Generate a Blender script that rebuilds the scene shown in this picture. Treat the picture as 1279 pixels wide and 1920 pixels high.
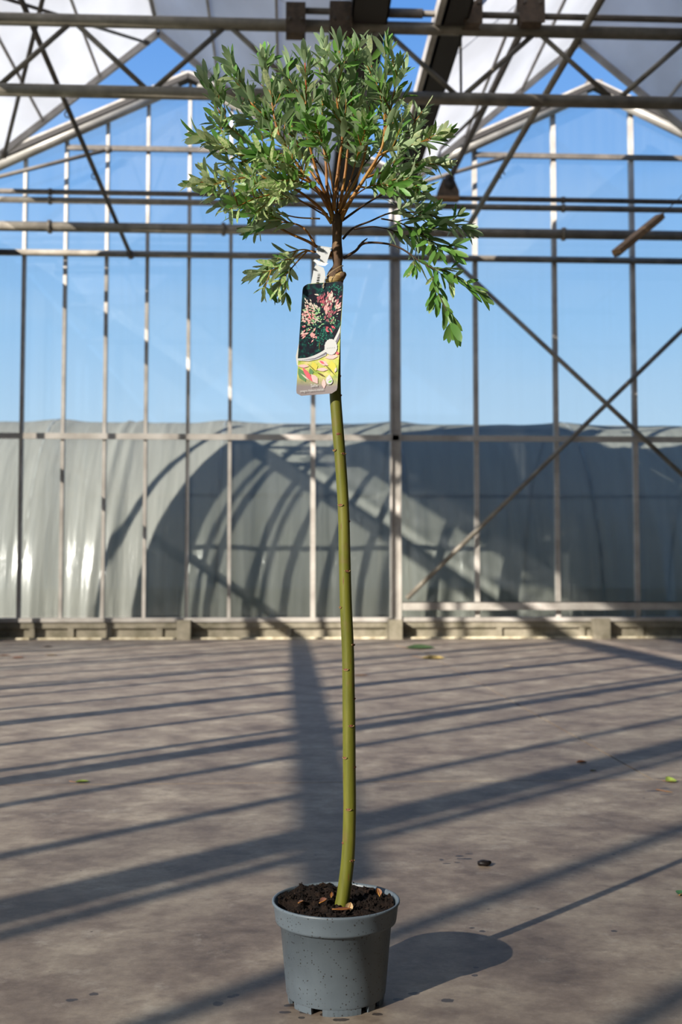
import bpy, bmesh, math, random
from mathutils import Vector, Matrix, noise

for o in list(bpy.data.objects): bpy.data.objects.remove(o)
scene = bpy.context.scene
col = scene.collection
R = math.radians

# ------------------------------------------------------------------ camera
F_PX, IMG_W, IMG_H = 2100.0, 1279.0, 1920.0
CAM = Vector((0, 0, 0.765)); YAW, PITCH = R(2.7), R(3.3)
cd = bpy.data.cameras.new('camera'); cam = bpy.data.objects.new('camera', cd); col.objects.link(cam)
cd.sensor_fit = 'VERTICAL'; cd.sensor_height = 24.0; cd.lens = F_PX / IMG_H * 24.0
cam.location = CAM; cam.rotation_euler = (math.pi / 2 + PITCH, 0, -YAW)
cd.dof.use_dof = True; cd.dof.focus_distance = 2.06; cd.dof.aperture_fstop = 3.8
cd.clip_end = 500
scene.camera = cam

# ------------------------------------------------------------------ sky, sun, exposure
SUN_AZ, SUN_EL = R(45.2), R(26.0)      # the light travels towards +X +Y (azimuth from +Y) and down
sun_dir = Vector((math.sin(SUN_AZ) * math.cos(SUN_EL), math.cos(SUN_AZ) * math.cos(SUN_EL), -math.sin(SUN_EL)))
w = bpy.data.worlds.new('sky'); scene.world = w; w.use_nodes = True
nt = w.node_tree; nt.nodes.clear()
wo = nt.nodes.new('ShaderNodeOutputWorld'); bg = nt.nodes.new('ShaderNodeBackground')
wt = nt.nodes.new('ShaderNodeTexCoord'); ws_ = nt.nodes.new('ShaderNodeSeparateXYZ'); wr_ = nt.nodes.new('ShaderNodeValToRGB')
nt.links.new(wt.outputs['Generated'], ws_.inputs[0]); nt.links.new(ws_.outputs['Z'], wr_.inputs[0])
e = wr_.color_ramp.elements; e[0].position = 0.0; e[0].color = (.66, .86, 1.0, 1); e[1].position = 1.0; e[1].color = (.14, .26, .54, 1)
for p_, c_ in ((.14, (.50, .74, 1.0, 1)), (.22, (.36, .64, 1.0, 1)), (.33, (.235, .49, .93, 1)), (.46, (.13, .345, .82, 1))): e.new(p_).color = c_
wm = nt.nodes.new('ShaderNodeMapping'); wm.inputs['Scale'].default_value = (1.5, 1.5, 6); wm.inputs['Rotation'].default_value = (.3, .5, .4); nt.links.new(wt.outputs['Generated'], wm.inputs[0])
wn = nt.nodes.new('ShaderNodeTexNoise'); wn.inputs['Scale'].default_value = 1.6; wn.inputs['Detail'].default_value = 7; nt.links.new(wm.outputs[0], wn.inputs['Vector'])
wc = nt.nodes.new('ShaderNodeMapRange'); wc.inputs[1].default_value = .5; wc.inputs[2].default_value = .8; wc.inputs[4].default_value = .35; nt.links.new(wn.outputs['Fac'], wc.inputs[0])
wx = nt.nodes.new('ShaderNodeMix'); wx.data_type = 'RGBA'; wx.inputs[7].default_value = (.62, .78, .96, 1)
nt.links.new(wc.outputs[0], wx.inputs[0]); nt.links.new(wr_.outputs[0], wx.inputs[6])
nt.links.new(wx.outputs[2], bg.inputs['Color']); bg.inputs['Strength'].default_value = 1.0; nt.links.new(bg.outputs[0], wo.inputs['Surface'])
sl = bpy.data.lights.new('sun', 'SUN'); sl.energy = 15.0; sl.angle = R(0.6); sl.color = (1.0, 0.94, 0.85)
so = bpy.data.objects.new('sun', sl); col.objects.link(so); so.location = (-6, -6, 9)
so.rotation_euler = sun_dir.to_track_quat('-Z', 'Y').to_euler()
scene.view_settings.view_transform = 'Standard'; scene.view_settings.look = 'None'
scene.view_settings.exposure = 0.0; scene.view_settings.gamma = 1.0; scene.view_settings.use_curve_mapping = False

# ------------------------------------------------------------------ helpers
cam_m = Matrix.Rotation(-YAW, 3, 'Z') @ Matrix.Rotation(math.pi / 2 + PITCH, 3, 'X')
def ray(px, py): return cam_m @ Vector(((px - 639.5) / F_PX, -(py - 960) / F_PX, -1.0))
def onY(px, py, Y):
    d = ray(px, py); return CAM + d * (Y / d.y)
def onZ(px, py, Z=0.0):
    d = ray(px, py); return CAM + d * ((Z - CAM.z) / d.z)

def srgb(r, g, b):
    f = lambda c: (c / 255 / 12.92) if c / 255 <= 0.04045 else ((c / 255 + 0.055) / 1.055) ** 2.4
    return (f(r), f(g), f(b), 1.0)

def base_mat(name, color, rough=0.6, metallic=0.0, spec=0.4):
    m = bpy.data.materials.new(name); m.use_nodes = True
    p = m.node_tree.nodes['Principled BSDF']
    p.inputs['Base Color'].default_value = color; p.inputs['Roughness'].default_value = rough
    p.inputs['Metallic'].default_value = metallic; p.inputs['Specular IOR Level'].default_value = spec
    return m
def nodes(m): return m.node_tree.nodes, m.node_tree.links
def noise_color(m, stops, scale=8.0, detail=6.0, rough=0.6, coord='Object', stretch=None, bump=0.0, bump_scale=None, dist=0.01):
    """drive the base colour by a noise texture through a colour ramp, optional fine relief"""
    N, L = nodes(m); p = N['Principled BSDF']
    tc = N.new('ShaderNodeTexCoord'); src = tc.outputs[coord]
    if stretch:
        mp = N.new('ShaderNodeMapping'); mp.inputs['Scale'].default_value = stretch
        L.new(src, mp.inputs['Vector']); src = mp.outputs[0]
    n = N.new('ShaderNodeTexNoise'); n.inputs['Scale'].default_value = scale
    n.inputs['Detail'].default_value = detail; n.inputs['Roughness'].default_value = rough
    L.new(src, n.inputs['Vector'])
    cr = N.new('ShaderNodeValToRGB'); e = cr.color_ramp.elements
    e[0].position, e[0].color = stops[0]; e[1].position, e[1].color = stops[-1]
    for s in stops[1:-1]:
        x = e.new(s[0]); x.color = s[1]
    L.new(n.outputs['Fac'], cr.inputs['Fac']); L.new(cr.outputs['Color'], p.inputs['Base Color'])
    if bump:
        n2 = N.new('ShaderNodeTexNoise'); n2.inputs['Scale'].default_value = bump_scale or scale * 4; n2.inputs['Detail'].default_value = 4
        L.new(src, n2.inputs['Vector'])
        b = N.new('ShaderNodeBump'); b.inputs['Strength'].default_value = bump; b.inputs['Distance'].default_value = dist
        L.new(n2.outputs['Fac'], b.inputs['Height']); L.new(b.outputs[0], p.inputs['Normal'])
    return cr, src
def mixcol(m, a_sock, b_color, fac_sock):
    N, L = nodes(m); mx = N.new('ShaderNodeMix'); mx.data_type = 'RGBA'
    L.new(fac_sock, mx.inputs[0]); L.new(a_sock, mx.inputs[6]); mx.inputs[7].default_value = b_color
    return mx.outputs[2]
def spots(m, src, scale, lo, hi, dens=0.5):
    """sparse irregular dots: distance to voronoi points, kept only for some cells"""
    N, L = nodes(m)
    v = N.new('ShaderNodeTexVoronoi'); v.inputs['Scale'].default_value = scale; L.new(src, v.inputs['Vector'])
    mr = N.new('ShaderNodeMapRange'); mr.inputs[1].default_value = hi; mr.inputs[2].default_value = lo
    L.new(v.outputs['Distance'], mr.inputs[0])
    sp = N.new('ShaderNodeSeparateColor'); L.new(v.outputs['Color'], sp.inputs[0])
    g = N.new('ShaderNodeMath'); g.operation = 'LESS_THAN'; g.inputs[1].default_value = dens; L.new(sp.outputs[0], g.inputs[0])
    mu = N.new('ShaderNodeMath'); mu.operation = 'MULTIPLY'; L.new(mr.outputs[0], mu.inputs[0]); L.new(g.outputs[0], mu.inputs[1])
    return mu.outputs[0]

WL = {}
def worldloc(o): return WL.get(o.name, Vector((0, 0, 0))) if o else Vector((0, 0, 0))
def tag(o, label=None, cat=None, group=None, kind=None):
    if label: o['label'] = label
    if cat: o['category'] = cat
    if group: o['group'] = group
    if kind: o['kind'] = kind
    return o
def empty(name, loc=(0, 0, 0), **k):
    o = bpy.data.objects.new(name, None); col.objects.link(o); o.location = loc; o.empty_display_size = 0.1
    WL[o.name] = Vector(loc); return tag(o, **k)
def link_mesh(name, me, parent=None, loc=None):
    """world-space mesh becomes an object; vertices are shifted to the parent's origin (or to loc for a top-level thing)"""
    o = bpy.data.objects.new(name, me); col.objects.link(o)
    if parent:
        off = worldloc(parent); o.parent = parent; WL[o.name] = off.copy()
    else:
        off = Vector(loc) if loc is not None else Vector((0, 0, 0)); o.location = off; WL[o.name] = off.copy()
    if off.length > 0: me.transform(Matrix.Translation(-off))
    return o

class MB:
    def __init__(s): s.v = []; s.f = []; s.mi = []; s.cur = 0; s.smooth = False; s.sm = []
    def add(s, vs, fs):
        b = len(s.v); s.v += [tuple(x) for x in vs]
        for f in fs: s.f.append([b + i for i in f]); s.mi.append(s.cur); s.sm.append(s.smooth)
        return s
    def box(s, lo, hi):
        x0, y0, z0 = lo; x1, y1, z1 = hi
        return s.add([(x0, y0, z0), (x1, y0, z0), (x1, y1, z0), (x0, y1, z0), (x0, y0, z1), (x1, y0, z1), (x1, y1, z1), (x0, y1, z1)],
                     [(0, 3, 2, 1), (4, 5, 6, 7), (0, 1, 5, 4), (1, 2, 6, 5), (2, 3, 7, 6), (3, 0, 4, 7)])
    def bar(s, a, b, wd, ht, up=(0, 0, 1)):
        a = Vector(a); b = Vector(b); d = (b - a).normalized(); u = Vector(up)
        if abs(d.dot(u)) > 0.98: u = Vector((0, 1, 0))
        r = d.cross(u).normalized(); u = r.cross(d)
        vs = [p + r * sx * wd / 2 + u * sz * ht / 2 for p in (a, b) for sx, sz in ((-1, -1), (1, -1), (1, 1), (-1, 1))]
        return s.add(vs, [(0, 1, 2, 3), (7, 6, 5, 4), (0, 4, 5, 1), (1, 5, 6, 2), (2, 6, 7, 3), (3, 7, 4, 0)])
    def tube(s, pts, rad, n=8, caps=True):
        pts = [Vector(p) for p in pts]; m = len(pts)
        if not hasattr(rad, '__len__'): rad = [rad] * m
        sm = s.smooth; s.smooth = True
        rings = []; u = None
        for i in range(m):
            d = (pts[min(i + 1, m - 1)] - pts[max(i - 1, 0)]).normalized()
            if u is None:
                u = d.orthogonal().normalized()
            u = (u - d * u.dot(d)); u = u.normalized() if u.length > 1e-6 else d.orthogonal().normalized()
            v = d.cross(u)
            rings.append([pts[i] + (u * math.cos(2 * math.pi * k / n) + v * math.sin(2 * math.pi * k / n)) * rad[i] for k in range(n)])
        vs = [p for r in rings for p in r]
        fs = [(i * n + k, i * n + (k + 1) % n, (i + 1) * n + (k + 1) % n, (i + 1) * n + k) for i in range(m - 1) for k in range(n)]
        if caps: fs += [tuple(reversed(range(n))), tuple((m - 1) * n + k for k in range(n))]
        s.add(vs, fs); s.smooth = sm
        return s
    def prism(s, poly, n, th):
        """flat polygon (list of points) extruded by th along n"""
        n = Vector(n).normalized() * th; k = len(poly); P = [Vector(p) for p in poly]
        return s.add(P + [p + n for p in P], [tuple(range(k)), tuple(reversed(range(k, 2 * k)))] + [(i, i + k, (i + 1) % k + k, (i + 1) % k) for i in range(k)])
    def lathe(s, prof, c=(0, 0, 0), n=48):
        m = len(prof); sm = s.smooth; s.smooth = True
        vs = [(c[0] + r * math.cos(2 * math.pi * k / n), c[1] + r * math.sin(2 * math.pi * k / n), c[2] + z) for r, z in prof for k in range(n)]
        s.add(vs, [(i * n + k, i * n + (k + 1) % n, (i + 1) * n + (k + 1) % n, (i + 1) * n + k) for i in range(m - 1) for k in range(n)])
        s.smooth = sm; return s
    def mesh(s, name, mats, fix=True):
        me = bpy.data.meshes.new(name); me.from_pydata(s.v, [], s.f)
        for m in (mats if isinstance(mats, (list, tuple)) else [mats]): me.materials.append(m)
        me.polygons.foreach_set('material_index', s.mi); me.polygons.foreach_set('use_smooth', s.sm)
        if fix:
            bm = bmesh.new(); bm.from_mesh(me); bmesh.ops.recalc_face_normals(bm, faces=bm.faces); bm.to_mesh(me); bm.free()
        me.update(); return me
    def build(s, name, mats, parent=None, loc=None, fix=True): return link_mesh(name, s.mesh(name, mats, fix), parent, loc)

# ------------------------------------------------------------------ materials
M = {}
M['steel'] = base_mat('galvanised_steel', srgb(120, 118, 114), 0.5, 0.25)
noise_color(M['steel'], [(0.3, srgb(96, 90, 82)), (0.55, srgb(126, 119, 108)), (0.75, srgb(148, 142, 132))], 5, 8)
M['pale_steel'] = base_mat('pale_painted_aluminium', srgb(170, 166, 160), 0.5, 0.1)
noise_color(M['pale_steel'], [(0.3, srgb(140, 133, 126)), (0.6, srgb(176, 170, 163)), (0.8, srgb(192, 187, 182))], 3, 8)
M['rake'] = base_mat('weathered_aluminium_tube', srgb(140, 136, 130), 0.45, 0.3)
noise_color(M['rake'], [(0.3, srgb(108, 104, 98)), (0.7, srgb(150, 146, 140))], 3, 7)
M['dark_steel'] = base_mat('weathered_dark_steel', srgb(86, 80, 74), 0.65)
noise_color(M['dark_steel'], [(0.3, srgb(70, 66, 62)), (0.6, srgb(98, 91, 84)), (0.8, srgb(122, 112, 100))], 6, 8)
M['rust'] = base_mat('rusty_cast_iron', srgb(84, 70, 58), 0.8)
noise_color(M['rust'], [(0.3, srgb(66, 56, 50)), (0.7, srgb(104, 88, 74))], 14, 8, bump=0.3)
M['gutter'] = base_mat('dark_gutter_metal', srgb(52, 48, 46), 0.7)
M['timber'] = base_mat('weathered_batten', srgb(150, 118, 84), 0.7)
noise_color(M['timber'], [(0.3, srgb(118, 90, 62)), (0.7, srgb(168, 134, 98))], 9, 6, stretch=(1, 1, 8))
M['plinth'] = base_mat('old_concrete_plinth', srgb(165, 155, 136), 0.85)
cr, src = noise_color(M['plinth'], [(0.25, srgb(84, 80, 62)), (0.5, srgb(124, 117, 102)), (0.75, srgb(150, 142, 126))], 4.5, 9, bump=0.3, dist=0.01)
M['sealant'] = base_mat('pale_sealant', srgb(206, 196, 172), 0.8)
noise_color(M['sealant'], [(0.35, srgb(150, 138, 112)), (0.6, srgb(212, 202, 178))], 9, 6)
M['ground'] = base_mat('outdoor_grass_ground', srgb(92, 100, 62), 0.9)
noise_color(M['ground'], [(0.3, srgb(70, 78, 44)), (0.7, srgb(120, 118, 84))], 1.2, 8)

# concrete floor
mf = M['floor'] = base_mat('smooth_concrete_floor', srgb(160, 148, 136), 0.55, 0, 0.5)
cr, src = noise_color(mf, [(0.33, srgb(76, 64, 55)), (0.45, srgb(106, 93, 82)), (0.55, srgb(126, 114, 101)), (0.67, srgb(154, 143, 128))], 3.4, 12, 0.74, bump=0.12, bump_scale=60, dist=0.004)
N, L = nodes(mf); P_ = N['Principled BSDF']
n2 = N.new('ShaderNodeTexNoise'); n2.inputs['Scale'].default_value = 17; n2.inputs['Detail'].default_value = 7; n2.inputs['Roughness'].default_value = 0.7
mp = N.new('ShaderNodeMapping'); mp.inputs['Scale'].default_value = (0.7, 1.0, 1); mp.inputs['Rotation'].default_value = (0, 0, 0.5)
L.new(src, mp.inputs[0]); L.new(mp.outputs[0], n2.inputs['Vector'])
r2 = N.new('ShaderNodeMapRange'); r2.inputs[1].default_value = 0.5; r2.inputs[2].default_value = 0.74; r2.inputs[4].default_value = 0.75
L.new(n2.outputs['Fac'], r2.inputs[0])
c = mixcol(mf, cr.outputs['Color'], srgb(78, 64, 55), r2.outputs[0])
n3 = N.new('ShaderNodeTexNoise'); n3.inputs['Scale'].default_value = 9; n3.inputs['Detail'].default_value = 8; n3.inputs['Roughness'].default_value = 0.75; L.new(src, n3.inputs['Vector'])
r3 = N.new('ShaderNodeMapRange'); r3.inputs[1].default_value = 0.56; r3.inputs[2].default_value = 0.76; r3.inputs[4].default_value = 0.6
L.new(n3.outputs['Fac'], r3.inputs[0])
c = mixcol(mf, c, srgb(160, 153, 142), r3.outputs[0])
c = mixcol(mf, c, srgb(56, 46, 40), spots(mf, src, 9.0, 0.03, 0.07, 0.16))
c = mixcol(mf, c, srgb(60, 48, 42), spots(mf, src, 26.0, 0.05, 0.11, 0.07))
# wet drips: (pixel x, y on the floor, half length along X, half width along Y) kept as marks with a place of their own
drips = [(408, 1882, .012, .010), (433, 1869, .007, .006), (443, 1866, .006, .005), (134, 1875, .010, .008), (176, 1864, .010, .008),
         (838, 1876, .013, .009), (777, 1863, .011, .008), (748, 1874, .010, .007), (905, 1746, .008, .007), (885, 1740, .006, .005),
         (1152, 1746, .008, .007), (890, 1829, .007, .006), (893, 1814, .006, .005), (570, 1898, .010, .006), (566, 1908, .006, .005),
         (622, 1902, .020, .008), (640, 1912, .014, .008), (545, 1885, .012, .007), (535, 1898, .010, .006), (552, 1870, .009, .007), (707, 1902, .010, .006),
         (862, 1605, .012, .010), (872, 1610, .022, .008), (880, 1601, .012, .006), (858, 1617, .008, .006), (828, 1612, .005, .012), (838, 1619, .012, .005),
         (1228, 1483, .03, .012), (1248, 1478, .02, .01), (1250, 1490, .025, .008), (1240, 1460, .02, .008), (1213, 1440, .04, .006)]
geo = N.new('ShaderNodeNewGeometry'); nd = N.new('ShaderNodeTexNoise'); nd.inputs['Scale'].default_value = 70; nd.inputs['Detail'].default_value = 2
L.new(geo.outputs['Position'], nd.inputs['Vector'])
acc = None
for (px, py, a, b) in drips:
    q = onZ(px, py)
    mpn = N.new('ShaderNodeMapping'); mpn.vector_type = 'POINT'
    mpn.inputs['Location'].default_value = (-q.x / a, -q.y / b, 0); mpn.inputs['Scale'].default_value = (1 / a, 1 / b, 0)
    L.new(geo.outputs['Position'], mpn.inputs[0])
    ln = N.new('ShaderNodeVectorMath'); ln.operation = 'LENGTH'; L.new(mpn.outputs[0], ln.inputs[0])
    if acc is None: acc = ln.outputs['Value']
    else:
        mn = N.new('ShaderNodeMath'); mn.operation = 'MINIMUM'; L.new(acc, mn.inputs[0]); L.new(ln.outputs['Value'], mn.inputs[1]); acc = mn.outputs[0]
ad = N.new('ShaderNodeMath'); ad.operation = 'MULTIPLY_ADD'; ad.inputs[1].default_value = 1.4; L.new(nd.outputs['Fac'], ad.inputs[0]); L.new(acc, ad.inputs[2])
wr = N.new('ShaderNodeMapRange'); wr.inputs[1].default_value = 1.75; wr.inputs[2].default_value = 1.6; wr.inputs[4].default_value = 0.85; L.new(ad.outputs[0], wr.inputs[0])
c = mixcol(mf, c, srgb(40, 35, 36), wr.outputs[0])
L.new(c, P_.inputs['Base Color'])
rr = N.new('ShaderNodeMapRange'); rr.inputs[3].default_value = 0.54; rr.inputs[4].default_value = 0.5; L.new(wr.outputs[0], rr.inputs[0]); L.new(rr.outputs[0], P_.inputs['Roughness'])

def glass_mat(name, dirt, tint):
    m = bpy.data.materials.new(name); m.use_nodes = True; N, L = nodes(m); N.clear()
    out = N.new('ShaderNodeOutputMaterial'); t = N.new('ShaderNodeBsdfTransparent'); g = N.new('ShaderNodeBsdfGlossy'); lw = N.new('ShaderNodeLayerWeight')
    t.inputs[0].default_value = tint; g.inputs['Roughness'].default_value = 0.03; lw.inputs[0].default_value = 0.5
    pw = N.new('ShaderNodeMath'); pw.operation = 'POWER'; pw.inputs[1].default_value = 5.0; L.new(lw.outputs['Facing'], pw.inputs[0])
    fr = N.new('ShaderNodeMath'); fr.operation = 'MULTIPLY_ADD'; fr.inputs[1].default_value = 0.95; fr.inputs[2].default_value = 0.035; L.new(pw.outputs[0], fr.inputs[0])
    mx = N.new('ShaderNodeMixShader'); L.new(fr.outputs[0], mx.inputs[0]); L.new(t.outputs[0], mx.inputs[1]); L.new(g.outputs[0], mx.inputs[2])
    d = N.new('ShaderNodeBsdfTranslucent'); d.inputs[0].default_value = (0.8, 0.84, 0.86, 1); d2 = N.new('ShaderNodeBsdfDiffuse'); d2.inputs[0].default_value = (0.8, 0.84, 0.86, 1)
    dm = N.new('ShaderNodeMixShader'); dm.inputs[0].default_value = 0.5; L.new(d.outputs[0], dm.inputs[1]); L.new(d2.outputs[0], dm.inputs[2])
    tc = N.new('ShaderNodeTexCoord'); mp = N.new('ShaderNodeMapping'); mp.inputs['Scale'].default_value = (9, 1, 0.35)
    L.new(tc.outputs['Object'], mp.inputs[0])
    n = N.new('ShaderNodeTexNoise'); n.inputs['Scale'].default_value = 1.3; n.inputs['Detail'].default_value = 6; L.new(mp.outputs[0], n.inputs['Vector'])
    mr = N.new('ShaderNodeMapRange'); mr.inputs[1].default_value = 0.3; mr.inputs[2].default_value = 0.75; mr.inputs[3].default_value = dirt * 0.6; mr.inputs[4].default_value = dirt * 1.5
    L.new(n.outputs['Fac'], mr.inputs[0])
    m2 = N.new('ShaderNodeMixShader'); L.new(mr.outputs[0], m2.inputs[0]); L.new(mx.outputs[0], m2.inputs[1]); L.new(dm.outputs[0], m2.inputs[2])
    L.new(m2.outputs[0], out.inputs[0]); return m
M['glass'] = glass_mat('dusty_greenhouse_glass', 0.02, (0.955, 0.97, 0.965, 1))
SIDE_TINTS = [glass_mat('side_glass_tint_%d' % i, 0.03, (t, t, t * .985, 1)) for i, t in enumerate((.69, .75, .83, .90, .95))]  # pane tints graded to steer how much sun gets in
M['dim_glass'] = SIDE_TINTS[0]
def side_tint_for(y):            # unseen panes tinted by place to set the sun on floor and tunnel
    return SIDE_TINTS[0] if y < -1.6 or y > 10.6 else SIDE_TINTS[1] if y < .3 else SIDE_TINTS[2] if y < 2.2 else SIDE_TINTS[3] if y < 4.2 else SIDE_TINTS[4]

def sheet_mat(name, colr, transl, glossy, transp, wr_scale, wr_strength, stretch):
    """thin translucent sheet: diffuse + translucent + a little see-through + gloss"""
    m = bpy.data.materials.new(name); m.use_nodes = True; N, L = nodes(m); N.clear()
    out = N.new('ShaderNodeOutputMaterial')
    tc = N.new('ShaderNodeTexCoord'); mp = N.new('ShaderNodeMapping'); mp.inputs['Scale'].default_value = stretch; L.new(tc.outputs['Object'], mp.inputs[0])
    n = N.new('ShaderNodeTexNoise'); n.inputs['Scale'].default_value = wr_scale; n.inputs['Detail'].default_value = 6; L.new(mp.outputs[0], n.inputs['Vector'])
    b = N.new('ShaderNodeBump'); b.inputs['Strength'].default_value = wr_strength; b.inputs['Distance'].default_value = 0.05; L.new(n.outputs['Fac'], b.inputs['Height'])
    cr = N.new('ShaderNodeValToRGB'); cr.color_ramp.elements[0].position = 0.3; cr.color_ramp.elements[1].position = 0.7
    cr.color_ramp.elements[0].color = tuple(x * 0.82 for x in colr[:3]) + (1,); cr.color_ramp.elements[1].color = colr
    L.new(n.outputs['Fac'], cr.inputs[0])
    d = N.new('ShaderNodeBsdfDiffuse'); t = N.new('ShaderNodeBsdfTranslucent'); L.new(cr.outputs[0], d.inputs[0]); L.new(cr.outputs[0], t.inputs[0])
    L.new(b.outputs[0], d.inputs['Normal'])
    mx = N.new('ShaderNodeMixShader'); mx.inputs[0].default_value = transl; L.new(d.outputs[0], mx.inputs[1]); L.new(t.outputs[0], mx.inputs[2])
    tr = N.new('ShaderNodeBsdfTransparent'); m1 = N.new('ShaderNodeMixShader'); m1.inputs[0].default_value = transp; L.new(mx.outputs[0], m1.inputs[1]); L.new(tr.outputs[0], m1.inputs[2])
    g = N.new('ShaderNodeBsdfGlossy'); g.inputs['Roughness'].default_value = 0.22; L.new(b.outputs[0], g.inputs['Normal'])
    m2 = N.new('ShaderNodeMixShader'); m2.inputs[0].default_value = glossy; L.new(m1.outputs[0], m2.inputs[1]); L.new(g.outputs[0], m2.inputs[2])
    L.new(m2.outputs[0], out.inputs[0]); return m
M['roof'] = sheet_mat('whitewashed_roof_sheet', (0.89, 0.90, 0.93, 1), 0.55, 0.02, 0.0, 1.4, 0.1, (1, 0.5, 1))
M['dim_roof'] = sheet_mat('dimmed_roof_sheet', (0.62, 0.63, 0.62, 1), 0.42, 0.02, 0.0, 1.4, 0.1, (1, 0.5, 1))  # darker unseen sheets at the near end, made to cut ambient light
M['film'] = sheet_mat('tunnel_plastic_film', (0.19, 0.19, 0.17, 1), 0.05, 0.035, 0.15, 1.6, 0.6, (4.5, 0.4, 0.4))

# ================================================================== THE PLACE (greenhouse axes: X along the end wall, Y towards it)
YW = 13.9                      # inner face of the glazed end wall
XL, XR = -3.8, 6.3             # side walls
# ---- outdoor ground
g = MB(); g.box((-60, -40, -0.42), (60, 80, -0.06)); g.build('ground', M['ground'], None, (0, 0, -0.4)); tag(bpy.data.objects['ground'], kind='structure')
# ---- floor: concrete slabs with open joints
fl = MB().box((XL - .1, -6, -0.055), (XR + .1, YW + .25, -0.02)).build('floor', M['rust'], None, (0, 0, -0.055)); tag(fl, kind='structure')
ja = (onZ(900, 1283).x + onZ(1147, 1416).x) / 2; jb = (onZ(60, 1474).y + onZ(600, 1465).y) / 2
gp = 0.005
def slab(x0, x1, y0, y1): MB().box((x0, y0, -0.02), (x1, y1, 0.0)).build('slab', mf, fl)
slab(XL - .1, ja - gp, jb + gp, YW + .25); slab(ja + gp, XR + .1, jb + gp, YW + .25)
slab(XL - .1, XR + .1, -6, jb - gp)
M['filler'] = base_mat('tan_joint_filler', srgb(150, 132, 106), .8)
noise_color(M['filler'], [(.4, srgb(96, 82, 68)), (.6, srgb(168, 150, 122))], 6, 6)
MB().box((XL - .1, jb - gp, -.02), (XR + .1, jb + gp, -.001)).build('joint_filler', M['filler'], fl)

# ---- end wall -------------------------------------------------------------
wb = empty('wall_back', (0, YW, 0), kind='structure')
zr1 = onY(640, 821.5, YW).z; zr2 = onY(640, 484.5, YW).z
px_m = [-116, -38, 40, 118, 196, 273, 352, 431, 587, 741, 893, 1043, 1191, 1338, 1484]
XM = [onY(p, 821, YW).x for p in px_m]
APX = [onY(355, 146, YW), onY(1112, 163, YW)]
ridge_z = (APX[0].z + APX[1].z) / 2
half = (APX[1].x - APX[0].x) / 2; slope = 0.475
def rake_z(x):
    k = min(APX, key=lambda a: abs(a.x - x)); return ridge_z - abs(x - k.x) * slope
ZP = 0.255                     # top of plinth
post_x = onY(741, 821, YW).x
for i, x in enumerate(XM):
    if i == 9: continue
    wd = 0.042 if i < 8 else 0.058
    MB().box((x - wd / 2, YW - 0.03, ZP), (x + wd / 2, YW + 0.05, rake_z(x) - 0.06)).build('mullion', M['pale_steel'], wb)
po = MB(); xx = post_x
po.box((xx - .065, YW - .10, .2), (xx - .045, YW + .06, 5.55)); po.box((xx + .045, YW - .10, .2), (xx + .065, YW + .06, 5.55)); po.box((xx - .05, YW - .06, .2), (xx + .05, YW - .045, 5.55))
po.build('post', M['pale_steel'], wb)
MB().box((XL, YW - .06, zr1 - .036), (XR, YW - .031, zr1 + .036)).build('rail', M['pale_steel'], wb)
MB().tube([(XL, YW - .07, zr2), (XR, YW - .07, zr2)], .042, 10).build('rail', M['steel'], wb)
zg = onY(1100, 297, YW).z
for x0, x1 in ((onY(128, 279, YW).x, onY(730, 290, YW).x - .55), (onY(890, 293, YW).x, XR)):
    MB().box((x0, YW - .075, zg - .03), (x1, YW - .031, zg + .03)).build('rail', M['dark_steel'], wb)
# panes
bounds = [XL] + [x for x in XM if XL + .1 < x < XR - .1] + [XR]
for a, b in zip(bounds[:-1], bounds[1:]):
    a2, b2 = a + .012, b - .012
    for z0, z1 in ((ZP + .03, zr1 - .01), (zr1 + .01, zr2 - .01)):
        MB().box((a2, YW + .002, z0), (b2, YW + .006, z1)).build('pane', M['glass'], wb)
    xs = [a2] + [p.x for p in APX if a2 < p.x < b2] + [(APX[0].x + APX[1].x) / 2 for _ in (0,) if a2 < (APX[0].x + APX[1].x) / 2 < b2] + [b2]
    xs = sorted(xs)
    poly = [(a2, YW + .002, zr2 + .01), (b2, YW + .002, zr2 + .01)] + [(x, YW + .002, max(rake_z(x) - .07, zr2 + .05)) for x in reversed(xs)]
    MB().prism(poly, (0, 1, 0), .004).build('pane', M['glass'], wb)
# rakes: pale tube below, dark capping bar above
for k in APX:
    for s in (-1, 1):
        e = Vector((k.x + s * half, YW - .06, ridge_z - half * slope)); t = Vector((k.x, YW - .06, ridge_z))
        MB().tube([e + Vector((0, -.04, -.10)), t + Vector((-s * -.12, -.04, -.155))], .062, 12).build('rake_tube', M['rake'], wb)
        MB().bar(e + Vector((0, -.03, -.005)), t + Vector((0, -.03, -.035)), .16, .06).build('rake_bar', M['gutter'], wb)
        MB().bar(e + Vector((0, -.05, .045)), t + Vector((0, -.05, .012)), .1, .035).build('rake_bar', M['pale_steel'], wb)
    MB().box((k.x - .1, YW - .1, ridge_z - .05), (k.x + .1, YW + .03, ridge_z + .05)).build('ridge_cap', M['dark_steel'], wb)
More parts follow.
